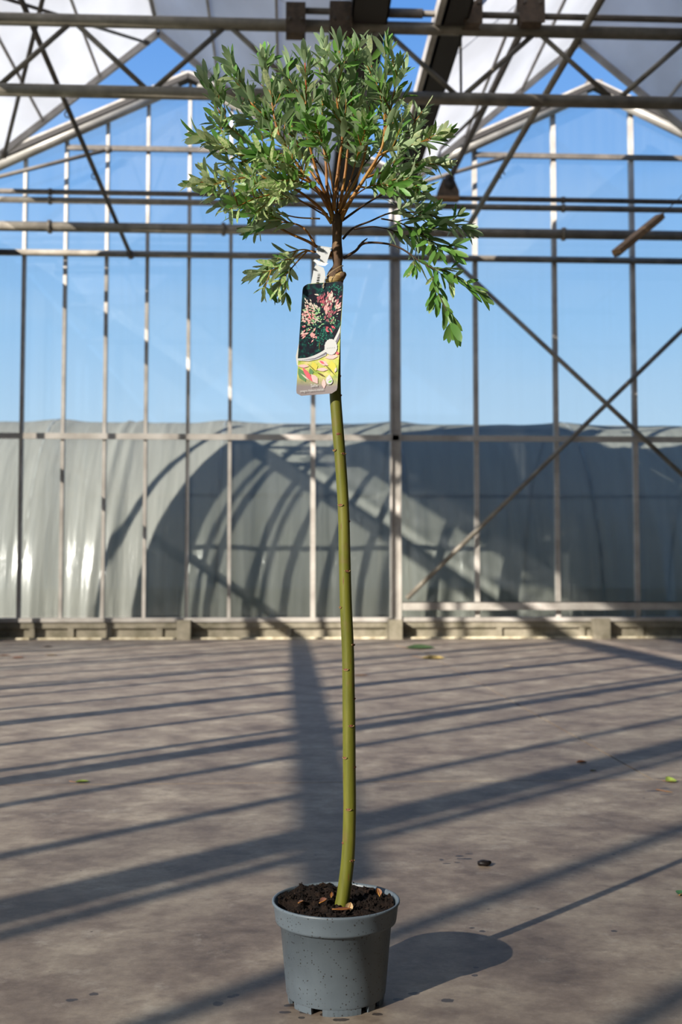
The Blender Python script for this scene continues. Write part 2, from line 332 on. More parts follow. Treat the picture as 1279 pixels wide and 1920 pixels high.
# plinth: concrete beam with recessed panels, ribs, ledge, sealant strip
MB().box((XL, YW - .02, 0.0), (XR, YW + .16, ZP - .03)).build('plinth_beam', M['plinth'], wb)
MB().box((XL, YW - .075, ZP - .045), (XR, YW + .1, ZP + .005)).build('sill', M['pale_steel'], wb)
MB().box((XL, YW - .055, ZP - .12), (XR, YW - .02, ZP - .05)).build('plinth_ledge', M['plinth'], wb)
for p in (62, 134, 205, 300, 541, 728, 935, 1090, 1200):
    x = onY(p, 1185, YW).x
    MB().box((x - .035, YW - .05, 0), (x + .035, YW - .02, ZP - .12)).build('plinth_rib', M['plinth'], wb)
MB().box((XL, YW - .10, 0), (XR, YW - .02, .022)).build('sealant_strip', M['sealant'], wb)
for p, wd, hh in ((345, .165, .235), (741, .165, .235), (1127, .2, .25)):
    x = onY(p, 1182, YW - .15).x
    bm_ = MB(); bm_.box((x - wd / 2, YW - .22, 0), (x + wd / 2, YW - .03, hh)); bm_.build('footing_block', M['plinth'], wb)
x0 = onY(750, 1138, YW).x + .02
zb = onY(1000, 1136, YW - .1).z
lb = MB(); lb.box((x0, YW - .12, zb - .05), (XR, YW - .105, zb + .05)); lb.box((x0, YW - .12, zb + .04), (XR, YW - .035, zb + .05)); lb.build('kick_rail', M['pale_steel'], wb)
# cross braces on the wall
Yb = YW - .13
def onwall(px, py): return onY(px, py, Yb)
MB().tube([onwall(850, 489), onwall(1400, 1002)], .03, 8).build('cross_brace', M['steel'], wb)
MB().tube([onwall(763, 1122), onwall(1400, 502)], .03, 8).build('cross_brace', M['steel'], wb)

# ---- horizontal beams just in front of the end wall
def beam(name, y_at, Y, rad, mat, label, flat=False, x0=XL, x1=XR):
    p = onY(640, y_at, Y); r = empty(name, (x0, Y, p.z), label=label, cat='beam')
    m = MB()
    if flat: m.box((x0, Y - rad * .8, p.z - rad), (x1, Y + rad * .8, p.z + rad)); m.build('web', mat, r); MB().box((x0, Y - rad * 1.3, p.z + rad), (x1, Y + rad * 1.3, p.z + rad * 1.25)).build('flange', mat, r)
    else: m.tube([(x0, Y, p.z), (x1, Y, p.z)], rad, 12).build('pipe', mat, r)
    for k in range(5):
        x = x0 + (x1 - x0) * (k + .5) / 5
        MB().tube([(x - .02, Y, p.z), (x + .02, Y, p.z)], rad * 1.35, 12).build('clamp', mat, r)
    return p.z
z_b1 = beam('tie_beam', 433, YW - .9, .058, M['steel'], 'thick grey tie pipe just above the round wall rail')
z_b2 = beam('screen_pipe', 384, YW - .9, .036, M['steel'], 'grey pipe, lower of the close pair above the tie pipe')
z_b3 = beam('drive_shaft', 368.5, YW - .9, .030, M['dark_steel'], 'dark shaft, upper of the close pair of pipes below the gables')

# ---- left and right side walls
M['cladding'] = base_mat('grey_green_cladding', srgb(112, 116, 108), 0.7)
noise_color(M['cladding'], [(.3, srgb(98, 102, 94)), (.7, srgb(122, 126, 118))], 3, 6)
def side_wall(name, X, sgn, posts, mulls, rail_y0):
    ws = empty(name, (X, 4, 0), kind='structure')
    y0, y1, zt = -5.2, YW, 4.9
    MB().box((X - .08, y0, 0), (X + .05, y1, .24)).build('plinth_beam', M['plinth'], ws)
    for y in mulls: MB().box((X - .04, y - .022, .24), (X + .02, y + .022, zt)).build('mullion', M['pale_steel'], ws)
    for y, wd in posts: MB().box((X - .05, y - wd / 2, 0), (X + .07, y + wd / 2, zt)).build('post', M['steel'], ws)
    MB().box((X - .12, y0, zt - .03), (X + .1, y1, zt + .12)).build('eave_gutter', M['gutter'], ws)
    if rail_y0 is not None:
        MB().tube([(X + .12, rail_y0, 2.62), (X + .12, y1 - .2, 2.62)], .068, 14).build('screen_roll', M['pale_steel'], ws)
    ys = sorted(mulls); ys = [y0] + [y for y in ys if y0 + .1 < y < y1 - .1] + [y1]
    if sgn > 0: MB().box((X - .035, YW - .62, .24), (X - .018, YW, zt)).build('corner_sheet', M['cladding'], ws)
    for a, b in zip(ys[:-1], ys[1:]):
        if sgn < 0:
            MB().box((X + .01, a + .004, .24), (X + .03, b - .004, zt - .02)).build('added_cladding_panel', M['cladding'], ws); continue  # unseen closed sheets added to cut light from the right
        MB().box((X - .014, a + .01, .24), (X - .010, b - .01, zt - .02)).build('pane', side_tint_for((a + b) / 2), ws)
sa, ca = math.sin(SUN_AZ), math.cos(SUN_AZ)
# stripe positions read where they cross the camera axis, traced back along the sun's heading to the side wall
def back(d0, X):
    p = Vector((math.sin(YAW) * d0, math.cos(YAW) * d0)); k = (p.x - X) / sa; return p.y - k * ca
mulls = [back(1.41 + .905 * k, XL) for k in range(-3, 20)]; mulls = [y for y in mulls if -5.1 < y < YW - .1]
posts = [(back(3.47, XL), .15), (back(5.64, XL), .10), (back(7.85, XL), .10), (back(10.25, XL), .08), (back(12.6, XL), .08), (back(15., XL), .08)]
side_wall('wall_left', XL, 1, posts, mulls, back(3.0, XL))
side_wall('wall_right', XR, -1, [(y, .1) for y in (-4, -1, 2, 5, 8, 11)], [-5 + .9 * k for k in range(21)], None)

# ---- unseen sheet-metal wall added behind the photographer to cut ambient light
wf = empty('added_wall_front', (0, -5.2, 0), kind='structure')
for k in range(10):
    xa_ = XL + (XR - XL) * k / 10; xb_ = XL + (XR - XL) * (k + 1) / 10
    m_ = MB(); m_.box((xa_ + .004, -5.3, 0), (xb_ - .004, -5.26, 5.6)); m_.box((xa_ + .08, -5.26, 0), (xa_ + .2, -5.235, 5.6)); m_.box((xa_ + .58, -5.26, 0), (xa_ + .7, -5.235, 5.6)); m_.build('added_cladding_panel', M['cladding'], wf)
MB().box((XL, -5.26, 2.4), (XR, -5.16, 2.52)).build('girt', M['steel'], wf)

# ---- whitewashed roof: two steep houses, open valley between them
ce = empty('ceiling', (0, 4, 5), kind='structure')
YE, YF = 12.7, -5.2
rl = onY(297, 52, YE); rrr = onY(1087, 76, YE); RZ = (rl.z + rrr.z) / 2
el_r = onY(640, 338, YE); er_l = onY(765, 342, YE); EZ = (el_r.z + er_l.z) / 2
sl_ = (RZ - EZ) / (el_r.x - rl.x)
def roof_slope(x0, z0, x1, z1, name='roof_panel'):
    n = Vector((-(z1 - z0), 0, x1 - x0)).normalized()
    if n.z < 0: n = -n
    ln = (YE - YF) / 6
    for k in range(6):
        a, b = YF + k * ln, YF + (k + 1) * ln + .02
        o = n * (0.0 if k % 2 else .006)
        MB().prism([Vector((x0, a, z0)) + o, Vector((x1, a, z1)) + o, Vector((x1, b, z1)) + o, Vector((x0, b, z0)) + o], n, .004).build(name, M['dim_roof'] if k < 4 else M['roof'], ce)
    MB().bar((x0, YE, z0 - .04), (x1, YE, z1 - .04), .05, .075).build('rake_bar', M['pale_steel'], ce)
    for f in (.33, .66):
        x = x0 + (x1 - x0) * f; z = z0 + (z1 - z0) * f
        MB().bar((x, YF, z - .03), (x, YE, z - .03), .025, .03).build('glazing_bar', M['pale_steel'], ce)
xle = XL + .02; xcl = XL + .34
roof_slope(xcl, RZ - (rl.x - xcl) * sl_, rl.x, RZ)
for k in range(12):                      # unseen panes added along the left eave to let sun onto the right floor
    ya, yb_ = YF + (YE - YF) * k / 12 + .01, YF + (YE - YF) * (k + 1) / 12 - .01
    MB().prism([(xle, ya, RZ - (rl.x - xle) * sl_), (xcl, ya, RZ - (rl.x - xcl) * sl_), (xcl, yb_, RZ - (rl.x - xcl) * sl_), (xle, yb_, RZ - (rl.x - xle) * sl_)], (-.64, 0, .77), .004).build('roof_pane', M['dim_glass'], ce)
roof_slope(rl.x, RZ, el_r.x, EZ)
roof_slope(er_l.x, EZ, rrr.x, RZ); roof_slope(rrr.x, RZ, XR, RZ - (XR - rrr.x) * sl_)
for x in (rl.x, rrr.x): MB().bar((x, YF, RZ + .02), (x, YE, RZ + .02), .09, .06).build('ridge_bar', M['steel'], ce)
for x, wd in ((el_r.x + .05, .30), (er_l.x - .02, .20)):
    gm = MB(); gm.box((x - wd / 2, YF, EZ - .03), (x + wd / 2, YE + .3, EZ - .015)); gm.box((x - wd / 2, YF, EZ - .03), (x - wd / 2 + .015, YE + .3, EZ + .10)); gm.box((x + wd / 2 - .015, YF, EZ - .03), (x + wd / 2, YE + .3, EZ + .10))
    gm.build('gutter', M['gutter'], ce)
MB().bar((er_l.x - .16, YF, EZ + .03), (er_l.x - .16, YE + .3, EZ + .03), .05, .12).build('gutter_trim', M['pale_steel'], ce)

# ---- lattice truss crossing the house
YT = 9.0
zc1 = onY(640, 50, YT).z; zc2 = onY(640, 181, YT).z
tr = empty('roof_truss', (XL, YT, zc2), label='grey lattice roof truss crossing above the tree, with zigzag webs', cat='truss')
MB().tube([(XL, YT, zc1), (XR, YT, zc1)], .052, 12).build('upper_chord', M['steel'], tr)
MB().tube([(XL, YT, zc2), (XR, YT, zc2)], .052, 12).build('lower_chord', M['steel'], tr)
top = [onY(137 + 290 * k, 50, YT).x for k in range(-1, 6)]; bot = [onY(-10 + 291 * k, 181, YT).x for k in range(-1, 6)]
for k in range(7):
    MB().tube([(top[k] - .03, YT, zc1 - .03), (bot[k] + .03, YT, zc2 + .03)], .022, 8).build('web', M['steel'], tr)
    if k < 6: MB().tube([(top[k] + .03, YT, zc1 - .03), (bot[k + 1] - .03, YT, zc2 + .03)], .022, 8).build('web', M['steel'], tr)
xv = onY(864, 100, YT).x; MB().tube([(xv, YT, zc1), (xv, YT, zc2)], .011, 6).build('hanger_rod', M['dark_steel'], tr)
# vent drive on top of the truss
vd = empty('vent_drive', (onY(560, 40, YT).x, YT - .1, zc1), label='dark vent drive shaft on brackets above the truss, over the tree top', cat='shaft')
zt_ = onY(640, 22, YT - .1).z; xa = onY(545, 20, YT - .1).x
MB().tube([(xa, YT - .1, zt_), (XR, YT - .1, zt_)], .026, 10).build('shaft', M['dark_steel'], vd)
MB().tube([(onY(715, 24, YT).x, YT - .1, zt_), (onY(790, 24, YT).x, YT - .1, zt_)], .038, 10).build('coupling', M['dark_steel'], vd)
for p0, p1, q0, q1 in ((536, 573, 12, 68), (618, 660, 10, 68), (868, 902, -30, 50), (972, 1018, -30, 48)):
    a = onY(p0, q1, YT - .1); b = onY(p1, q0, YT - .1)
    bm_ = MB(); bm_.box((a.x, YT - .17, a.z), (b.x, YT - .155, b.z)); bm_.box((a.x, YT - .05, a.z), (b.x, YT - .035, b.z)); bm_.box((a.x, YT - .155, b.z - .03), (b.x, YT - .05, b.z)); bm_.box((a.x + .02, YT - .155, a.z), (b.x - .02, YT - .05, a.z + .04))
    br = bm_.build('bracket', M['rust'], vd)
    for sx in (.2, .8):
        x = a.x + (b.x - a.x) * sx
        MB().tube([(x, YT - .19, (a.z + b.z) / 2 - .02), (x, YT - .165, (a.z + b.z) / 2 - .02)], .013, 6).build('bolt', M['dark_steel'], br)

# ---- brace rods
def rod(a, b, r, mat, label, hooks=(), bracket=False):
    a, b = Vector(a), Vector(b); e = empty('brace_rod', tuple(b), label=label, cat='rod')
    MB().tube([a, b], r, 8).build('rod', mat, e)
    for t in hooks:
        p = a.lerp(b, t) + Vector((0, -.02, -r - .02)); pts = [p + Vector((math.cos(q) * .035, 0, math.sin(q) * .035)) for q in [i * .6 for i in range(9)]]
        MB().tube(pts, .007, 5).build('hook', M['dark_steel'], e)
    MB().tube([b - (b - a).normalized() * .05, b + (b - a).normalized() * .03], r * 1.7, 8).build('end_clamp', mat, e)
def ext(a, b, k): return a + (a - b) * k
A1, A2 = onY(40, 0, 9.6), onY(245, 478, YW - .2)
rod(ext(A1, A2, .12), A2, .028, M['dark_steel'], 'long dark brace rod slanting down from the top left corner', (.42, .64))
B1, B2 = onY(1127, 0, 8.6), onY(842, 486, YW - .2)
rod(ext(B1, B2, .12), B2, .032, M['steel'], 'long grey brace rod slanting from upper right down behind the foliage', (.6,))
C1, C2 = onY(1035, -60, YT + .4), onY(842, 338, YW - 1.0)
rod(C1, C2, .036, M['dark_steel'], 'dark strut running down to the gearbox on the pipes')
D1, D2 = onY(82, -10, 10.), onY(8, 290, 12.6)
rod(D1, D2, .022, M['dark_steel'], 'thin dark rod under the white roof at the far left')
E1, E2 = onY(-20, -12, 9.6), onY(275, 80, 12.5)
rod(E1, E2, .018, M['dark_steel'], 'thin dark rod behind the truss near the left gable top')
G1, G2 = onY(-20, 336, YW - .3), onY(205, 280, YW - .15)
rod(G1, G2, .026, M['dark_steel'], 'dark sloping rod below the left gable rake')
H1, H2 = onY(770, 348, YW - .3), onY(955, 293, YW - .15)
rod(H1, H2, .026, M['dark_steel'], 'dark sloping rod below the right gable rake')
I1, I2 = onY(920, 190, 10.5), onY(820, 285, 12.6)
rod(I1, I2, .018, M['dark_steel'], 'thin dark rod in front of the right white roof panel')
# gearbox
gx = onY(840, 360, YW - 1.0); gb = empty('gearbox', (gx.x, YW - 1.0, z_b2), label='rusty brown gearbox mounted on the paired pipes right of the crown', cat='gearbox')
zz = z_b2 + .04
MB().box((gx.x - .13, YW - 1.08, zz), (gx.x + .13, YW - .92, zz + .025)).build('base_plate', M['timber'], gb)
hb = MB(); hb.prism([(gx.x - .125, YW - 1.07, zz + .025), (gx.x + .125, YW - 1.07, zz + .025), (gx.x + .125, YW - 1.07, zz + .09), (gx.x + .07, YW - 1.07, zz + .22), (gx.x - .07, YW - 1.07, zz + .24), (gx.x - .125, YW - 1.07, zz + .1)], (0, 1, 0), .14); hb.build('housing', M['rust'], gb)
MB().tube([(gx.x + .01, YW - 1.1, zz + .17), (gx.x + .01, YW - .9, zz + .17)], .06, 12).build('pinion', M['gutter'], gb)
# hanging fluorescent batten fixture
ba, bb = onY(1238, 406, 10.0), onY(1156, 473, 9.6)
hbt = empty('hanging_batten', tuple(bb), label='short brown fluorescent batten hanging on a wire at upper right', cat='batten')
MB().bar(ba, bb, .09, .05).build('batten', M['timber'], hbt)
MB().bar(ba + Vector((0, 0, -.032)), bb + Vector((0, 0, -.032)), .05, .02).build('lower_strip', M['dark_steel'], hbt)
MB().tube([ba, onY(1330, 318, 10.2)], .005, 5).build('wire', M['dark_steel'], hbt)

# ================================================================== POLYTUNNEL OUTSIDE
YC, RW, RH = 18.3, 2.75, 3.36
tn = empty('polytunnel', (0, YC, -.06), label='long grey plastic film polytunnel standing outside behind the glass end wall', cat='tunnel')
hoopX = [onY(735 + 308 * k, 800, YC).x for k in range(-5, 6)]
def film_pt(x, a, off=0.0):
    d = min(abs(x - h) for h in hoopX); sag = .045 * (1 - math.exp(-(d / .35) ** 2))
    foot = max(0.0, 1 - math.sin(a) * 1.15)
    wr = .05 * foot * noise.noise((x * 5.0, a * .7, 3)) + .03 * foot * noise.noise((x * 14.0, a * 1.2, 7)) + .015 * noise.noise((x * 3.0, a * 2, 1))
    fold = 0
    for cx in (onY(205, 980, YC - 2).x, onY(195, 980, YC - 2).x - .12):
        fold += .06 * math.exp(-(((x - cx - .25 * math.sin(a)) / .06) ** 2))
    k = 1 - sag / RH
    return Vector((x, YC - (RW * k + wr + fold + off) * math.cos(a), -.06 + (RH * k + (wr + fold + off) * .6) * math.sin(a)))
f = MB(); f.smooth = True
nx, na = 420, 26; x0, x1 = -9.5, 13.5
vs = [film_pt(x0 + (x1 - x0) * i / nx, math.pi * j / na) for i in range(nx + 1) for j in range(na + 1)]
f.add(vs, [(i * (na + 1) + j, (i + 1) * (na + 1) + j, (i + 1) * (na + 1) + j + 1, i * (na + 1) + j + 1) for i in range(nx) for j in range(na)])
f.build('film', M['film'], tn, fix=False)
M['hoop'] = base_mat('tunnel_hoop_tube', srgb(120, 122, 118), 0.5, 0.2)
for h in hoopX:
    if x0 < h < x1: MB().tube([film_pt(h, math.pi * j / 30, -.035) for j in range(31)], .03, 8).build('hoop', M['hoop'], tn)
for a in (R(38), R(90)):
    MB().tube([Vector((x0, YC - (RW - .12) * math.cos(a), -.06 + (RH - .12) * math.sin(a))), Vector((x1, YC - (RW - .12) * math.cos(a), -.06 + (RH - .12) * math.sin(a)))], .03, 8).build('purlin', M['hoop'], tn)

# ================================================================== POTTED TREE
YP = 2.08
PX = onY(630, 1700, YP).x
LOC = Vector((PX, YP, 0))
tree = empty('potted_willow', tuple(LOC), label='potted standard willow with bushy green crown on a tall bare stem in a grey pot', cat='potted tree')
def P(px, py, dy=0.0): return onY(px, py, YP + dy)

# ---- pot
mpot = base_mat('grey_blue_plastic', srgb(116, 127, 136), 0.42, 0, 0.4)
N, L = nodes(mpot); tc = N.new('ShaderNodeTexCoord'); pb = N['Principled BSDF']
n = N.new('ShaderNodeTexNoise'); n.inputs['Scale'].default_value = 16; n.inputs['Detail'].default_value = 5; L.new(tc.outputs['Object'], n.inputs['Vector'])
crp = N.new('ShaderNodeValToRGB'); crp.color_ramp.elements[0].position = .3; crp.color_ramp.elements[0].color = srgb(82, 91, 99); crp.color_ramp.elements[1].position = .7; crp.color_ramp.elements[1].color = srgb(95, 105, 113)
L.new(n.outputs['Fac'], crp.inputs[0]); c = crp.outputs[0]
for sc_, lo, hi, de in ((150, .12, .27, .2), (75, .06, .15, .22), (260, .18, .34, .16)):
    c = mixcol(mpot, c, srgb(46, 44, 42), spots(mpot, tc.outputs['Object'], sc_, lo, hi, de))
L.new(c, pb.inputs['Base Color'])
RIM, HP = .1155, .177
pot = MB()
prof = [(.088, .012), (.0895, .016), (.1005, HP - .038), (.1085, HP - .036), (.1095, HP - .032), (.1125, HP - .008), (RIM, HP - .003), (RIM, HP), (RIM - .003, HP + .001), (RIM - .006, HP - .002), (.1065, HP - .034), (.0975, HP - .04), (.085, .016), (.0, .016)]
pot.lathe([(r_ * 1.01, z_) for r_, z_ in prof], LOC, 72)
potb = pot.build('pot', mpot, tree)
# underside disc and the castellated foot ring
ub = MB(); ub.lathe([(.0, .011), (.088, .0115), (.088, .0125)], LOC, 48); ub.build('base', mpot, potb)
segs = [(-150, -122), (-108, -62), (-52, -40), (-30, 12), (30, 70), (90, 130), (150, 195)]
for a0, a1 in segs:
    m_ = MB(); k = 8; vs = []
    for i in range(k + 1):
        a = R(a0 + (a1 - a0) * i / k)
        for r_, z_ in ((.087, .0), (.0885, .014), (.082, .014), (.081, .0)): vs.append((LOC.x + r_ * math.cos(a), LOC.y + r_ * math.sin(a), z_))
    fs = [(i * 4 + j, i * 4 + (j + 1) % 4, (i + 1) * 4 + (j + 1) % 4, (i + 1) * 4 + j) for i in range(k) for j in range(4)] + [(0, 1, 2, 3), (k * 4 + 3, k * 4 + 2, k * 4 + 1, k * 4)]
    m_.add(vs, fs); m_.build('foot', mpot, potb)
# ---- soil
msoil = base_mat('dark_potting_soil', srgb(48, 36, 30), 0.95, 0, 0.15)
noise_color(msoil, [(.3, srgb(16, 12, 10)), (.55, srgb(30, 22, 18)), (.75, srgb(50, 37, 29))], 60, 6, bump=.8, bump_scale=220, dist=.004)
def soil_z(x, y):
    q = Vector((x * 26, y * 26, 2)); r_ = math.hypot(x, y)
    z = HP - .0115 + .007 * noise.noise(q) + .006 * noise.noise(q * 2.6) + .004 * noise.noise(q * 6) + .0045 * noise.noise(q * 11)
    return z + .006 * max(0, (r_ - .04) / .06) * (1 if y > 0 else .2) + (.006 if x < 0 and y > 0 else 0)
s = MB(); s.smooth = True; nr, ns = 34, 96; vs = [(LOC.x, LOC.y, soil_z(0, 0))]
for i in range(1, nr + 1):
    for k in range(ns):
        r_ = .1055 * i / nr; x, y = r_ * math.cos(2 * math.pi * k / ns), r_ * math.sin(2 * math.pi * k / ns)
        vs.append((LOC.x + x, LOC.y + y, soil_z(x, y)))
fs = [(0, 1 + k, 1 + (k + 1) % ns) for k in range(ns)] + [(1 + (i - 1) * ns + k, 1 + i * ns + k, 1 + i * ns + (k + 1) % ns, 1 + (i - 1) * ns + (k + 1) % ns) for i in range(1, nr) for k in range(ns)]
s.add(vs, fs); soil = s.build('soil', msoil, tree)
random.seed(5)
cru = MB()
for i in range(520):
    r_ = .1035 * math.sqrt(random.random()); a = random.random() * 6.283; x, y = r_ * math.cos(a), r_ * math.sin(a); z = soil_z(x, y)
    q = random.uniform(.0012, .0042); pts = [Vector((random.gauss(0, 1), random.gauss(0, 1), random.gauss(0, 1))).normalized() * q * random.uniform(.6, 1.2) for _ in range(6)]
    c0 = Vector((LOC.x + x, LOC.y + y, z + q * .3)); ax = [Vector((q, 0, 0)), Vector((-q, 0, 0)), Vector((0, q, 0)), Vector((0, -q, 0)), Vector((0, 0, q)), Vector((0, 0, -q))]
    cru.add([c0 + ax[j] * random.uniform(.6, 1.3) + pts[j] * .5 for j in range(6)], [(0, 2, 4), (2, 1, 4), (1, 3, 4), (3, 0, 4), (2, 0, 5), (1, 2, 5), (3, 1, 5), (0, 3, 5)])
tag(cru.build('soil_crumbs', msoil, soil), kind='stuff')

# ---- stem
mbark = base_mat('olive_green_bark', srgb(124, 130, 48), 0.5, 0, 0.35)
cr, src = noise_color(mbark, [(.25, srgb(74, 76, 20)), (.5, srgb(98, 99, 30)), (.72, srgb(116, 112, 44))], 55, 8, 0.65, stretch=(1, 1, .12), bump=.15, bump_scale=120, dist=.001)
c = mixcol(mbark, cr.outputs[0], srgb(104, 66, 34), spots(mbark, src, 230, .12, .26, .2))
N, L = nodes(mbark); n9 = N.new('ShaderNodeTexNoise'); n9.inputs['Scale'].default_value = 30; n9.inputs['Detail'].default_value = 6
tc9 = N.new('ShaderNodeTexCoord'); L.new(tc9.outputs['Object'], n9.inputs['Vector'])
m9 = N.new('ShaderNodeMapRange'); m9.inputs[1].default_value = .58; m9.inputs[2].default_value = .72; m9.inputs[4].default_value = .6; L.new(n9.outputs['Fac'], m9.inputs[0])
c = mixcol(mbark, c, srgb(108, 90, 50), m9.outputs[0]); L.new(c, nodes(mbark)[0]['Principled BSDF'].inputs['Base Color'])
stem_px = [(636, 1716, 26), (638, 1706, 25.5), (644.5, 1674, 25), (652.5, 1606, 24.5), (655.5, 1525, 24), (655, 1444, 24), (654.5, 1362, 24), (653.5, 1281, 23.3), (652.3, 1215, 23),
           (648.5, 1130, 22.8), (646.2, 1044, 22.4), (644.2, 958, 21.6), (639, 872, 21.6), (632, 786, 22), (629, 743, 22), (628, 700, 22), (628, 640, 22), (628, 580, 22.5), (628, 545, 24), (628, 522, 30)]
def smooth_path(pts, n):
    """catmull-rom through 4-vectors"""
    out = []; m = len(pts)
    for i in range(m - 1):
        p0, p1, p2, p3 = pts[max(i - 1, 0)], pts[i], pts[i + 1], pts[min(i + 2, m - 1)]
        for k in range(n):
            t = k / n
            out.append(tuple(.5 * ((2 * b) + (-a + c_) * t + (2 * a - 5 * b + 4 * c_ - d) * t * t + (-a + 3 * b - 3 * c_ + d) * t ** 3) for a, b, c_, d in zip(p0, p1, p2, p3)))
    out.append(tuple(pts[-1])); return out
SC = F_PX / YP
st = smooth_path([tuple(P(x, y)) + (wd / 2 / SC,) for x, y, wd in stem_px], 6)
stem_pts = [Vector(p[:3]) for p in st]; stem_r = [p[3] for p in st]
trunk = MB().tube(stem_pts, stem_r, 20).build('stem', mbark, tree)
def stem_at(z):
    i = min(range(len(stem_pts)), key=lambda j: abs(stem_pts[j].z - z)); return stem_pts[i], stem_r[i]
mscar = base_mat('red_brown_bud_scar', srgb(106, 62, 40), 0.7)
mscar2 = base_mat('pale_bud_scar_rim', srgb(124, 104, 60), 0.7)
scars = [(627, 845, 1), (644, 852, 1), (638, 948, 1), (657, 978, 0), (651, 1071, 1), (638, 1139, 1), (662, 1209, 1), (648, 1255, 1), (666, 1310, 0), (658, 1360, 1), (646, 1420, 1), (666, 1438, 0), (653, 1516, 1), (642, 1580, 0), (660, 1612, 1), (638, 706, 0), (640, 742, 0), (634, 815, 0)]
for x, y, rim in scars:
    c0, r0 = stem_at(P(x, y).z); dx = P(x, y).x - c0.x; dx = max(-r0 * .96, min(r0 * .96, dx))
    nrm = Vector((dx, -math.sqrt(max(r0 * r0 - dx * dx, 1e-8)), 0)).normalized(); p = Vector((c0.x, c0.y, P(x, y).z)) + nrm * r0 * .96
    t = Vector((0, 0, 1)).cross(nrm); m_ = MB(); m_.smooth = True
    vs = [p + nrm * .0026 + Vector((0, 0, .0008))] + [p + t * .0042 * math.cos(q) + Vector((0, 0, .0028 * math.sin(q))) for q in [i * math.pi / 5 for i in range(10)]]
    m_.add(vs, [(0, 1 + i, 1 + (i + 1) % 10) for i in range(10)])
    if rim:
        m_.cur = 1; m_.tube([p + t * .0055 * math.cos(q) + Vector((0, 0, .0016 + .0034 * math.sin(q))) + nrm * .0006 for q in [math.pi + i * math.pi / 6 for i in range(7)]], .0011, 5)
    m_.build('bud_scar', [mscar, mscar2], trunk)
# ---- graft knob and head
mhead = base_mat('brown_head_bark', srgb(88, 66, 50), 0.8)
noise_color(mhead, [(.3, srgb(58, 44, 36)), (.55, srgb(96, 72, 52)), (.75, srgb(140, 112, 80))], 70, 6, stretch=(1, 1, .3), bump=.4, bump_scale=160, dist=.002)
mgraft = base_mat('pale_graft_wood', srgb(176, 150, 96), 0.6)
noise_color(mgraft, [(.35, srgb(120, 92, 56)), (.6, srgb(190, 164, 108))], 50, 5, stretch=(.3, .3, 2))
hd = smooth_path([tuple(P(x, y)) + (wd / 2 / SC,) for x, y, wd in [(629, 534, 28), (629, 520, 33), (631, 510, 28), (633, 498, 17), (633, 485, 20), (632, 470, 21), (632, 452, 18), (632, 430, 19), (632, 415, 20), (631, 402, 13)]], 4)
head = MB().tube([Vector(p[:3]) for p in hd], [p[3] for p in hd], 16).build('crown_head', mhead, tree)
gk = MB(); gk.tube([P(612, 528), P(622, 526, -.006), P(632, 521, -.008), P(641, 517, -.006), P(647, 514, -.002)], [.005, .009, .0105, .009, .004], 10); gk.build('graft_collar', mgraft, head)
ks = MB(); ks.tube([P(637, 520, -.01), P(643, 515, -.014), P(647, 512, -.012)], [.005, .006, .003], 8); ks.build('graft_stub', mhead, head)

# ---- branches and leaves
mtwig = base_mat('orange_brown_twig', srgb(150, 100, 40), 0.5)
noise_color(mtwig, [(.3, srgb(100, 62, 30)), (.5, srgb(152, 100, 40)), (.7, srgb(168, 132, 58))], 22, 5)
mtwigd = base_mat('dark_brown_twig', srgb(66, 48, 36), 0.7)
mtwigr = base_mat('red_shoot_tip', srgb(178, 82, 48), 0.5)
def leaf_mat(name, top, under, vari, var=.25):
    m = bpy.data.materials.new(name); m.use_nodes = True; N, L = nodes(m); N.clear()
    out = N.new('ShaderNodeOutputMaterial'); geo = N.new('ShaderNodeNewGeometry'); oi = N.new('ShaderNodeObjectInfo'); tc = N.new('ShaderNodeTexCoord')
    ad = N.new('ShaderNodeMath'); ad.operation = 'ADD'; L.new(geo.outputs['Random Per Island'], ad.inputs[0]); L.new(oi.outputs['Random'], ad.inputs[1])
    fr = N.new('ShaderNodeMath'); fr.operation = 'FRACT'; L.new(ad.outputs[0], fr.inputs[0])
    mx = N.new('ShaderNodeMix'); mx.data_type = 'RGBA'; L.new(geo.outputs['Backfacing'], mx.inputs[0]); mx.inputs[6].default_value = top; mx.inputs[7].default_value = under
    hs = N.new('ShaderNodeHueSaturation'); L.new(mx.outputs[2], hs.inputs['Color'])
    h = N.new('ShaderNodeMapRange'); h.inputs[3].default_value = .485; h.inputs[4].default_value = .515; L.new(fr.outputs[0], h.inputs[0]); L.new(h.outputs[0], hs.inputs['Hue'])
    v = N.new('ShaderNodeMapRange'); v.inputs[3].default_value = 1 - var; v.inputs[4].default_value = 1 + var; L.new(fr.outputs[0], v.inputs[0]); L.new(v.outputs[0], hs.inputs['Value'])
    c = hs.outputs[0]
    if vari:
        n = N.new('ShaderNodeTexNoise'); n.inputs['Scale'].default_value = 260 ; n.inputs['Detail'].default_value = 3; L.new(geo.outputs['Position'], n.inputs['Vector'])
        mr = N.new('ShaderNodeMapRange'); mr.inputs[1].default_value = .44; mr.inputs[2].default_value = .54; mr.inputs[4].default_value = vari; L.new(n.outputs['Fac'], mr.inputs[0])
        c = mixcol(m, c, srgb(206, 212, 156), mr.outputs[0])
    p = N.new('ShaderNodeBsdfPrincipled'); p.inputs['Roughness'].default_value = .42; p.inputs['Specular IOR Level'].default_value = .4; L.new(c, p.inputs['Base Color'])
    t = N.new('ShaderNodeBsdfTranslucent'); L.new(c, t.inputs[0])
    ms = N.new('ShaderNodeMixShader'); ms.inputs[0].default_value = .36; L.new(p.outputs[0], ms.inputs[1]); L.new(t.outputs[0], ms.inputs[2]); L.new(ms.outputs[0], out.inputs[0])
    return m
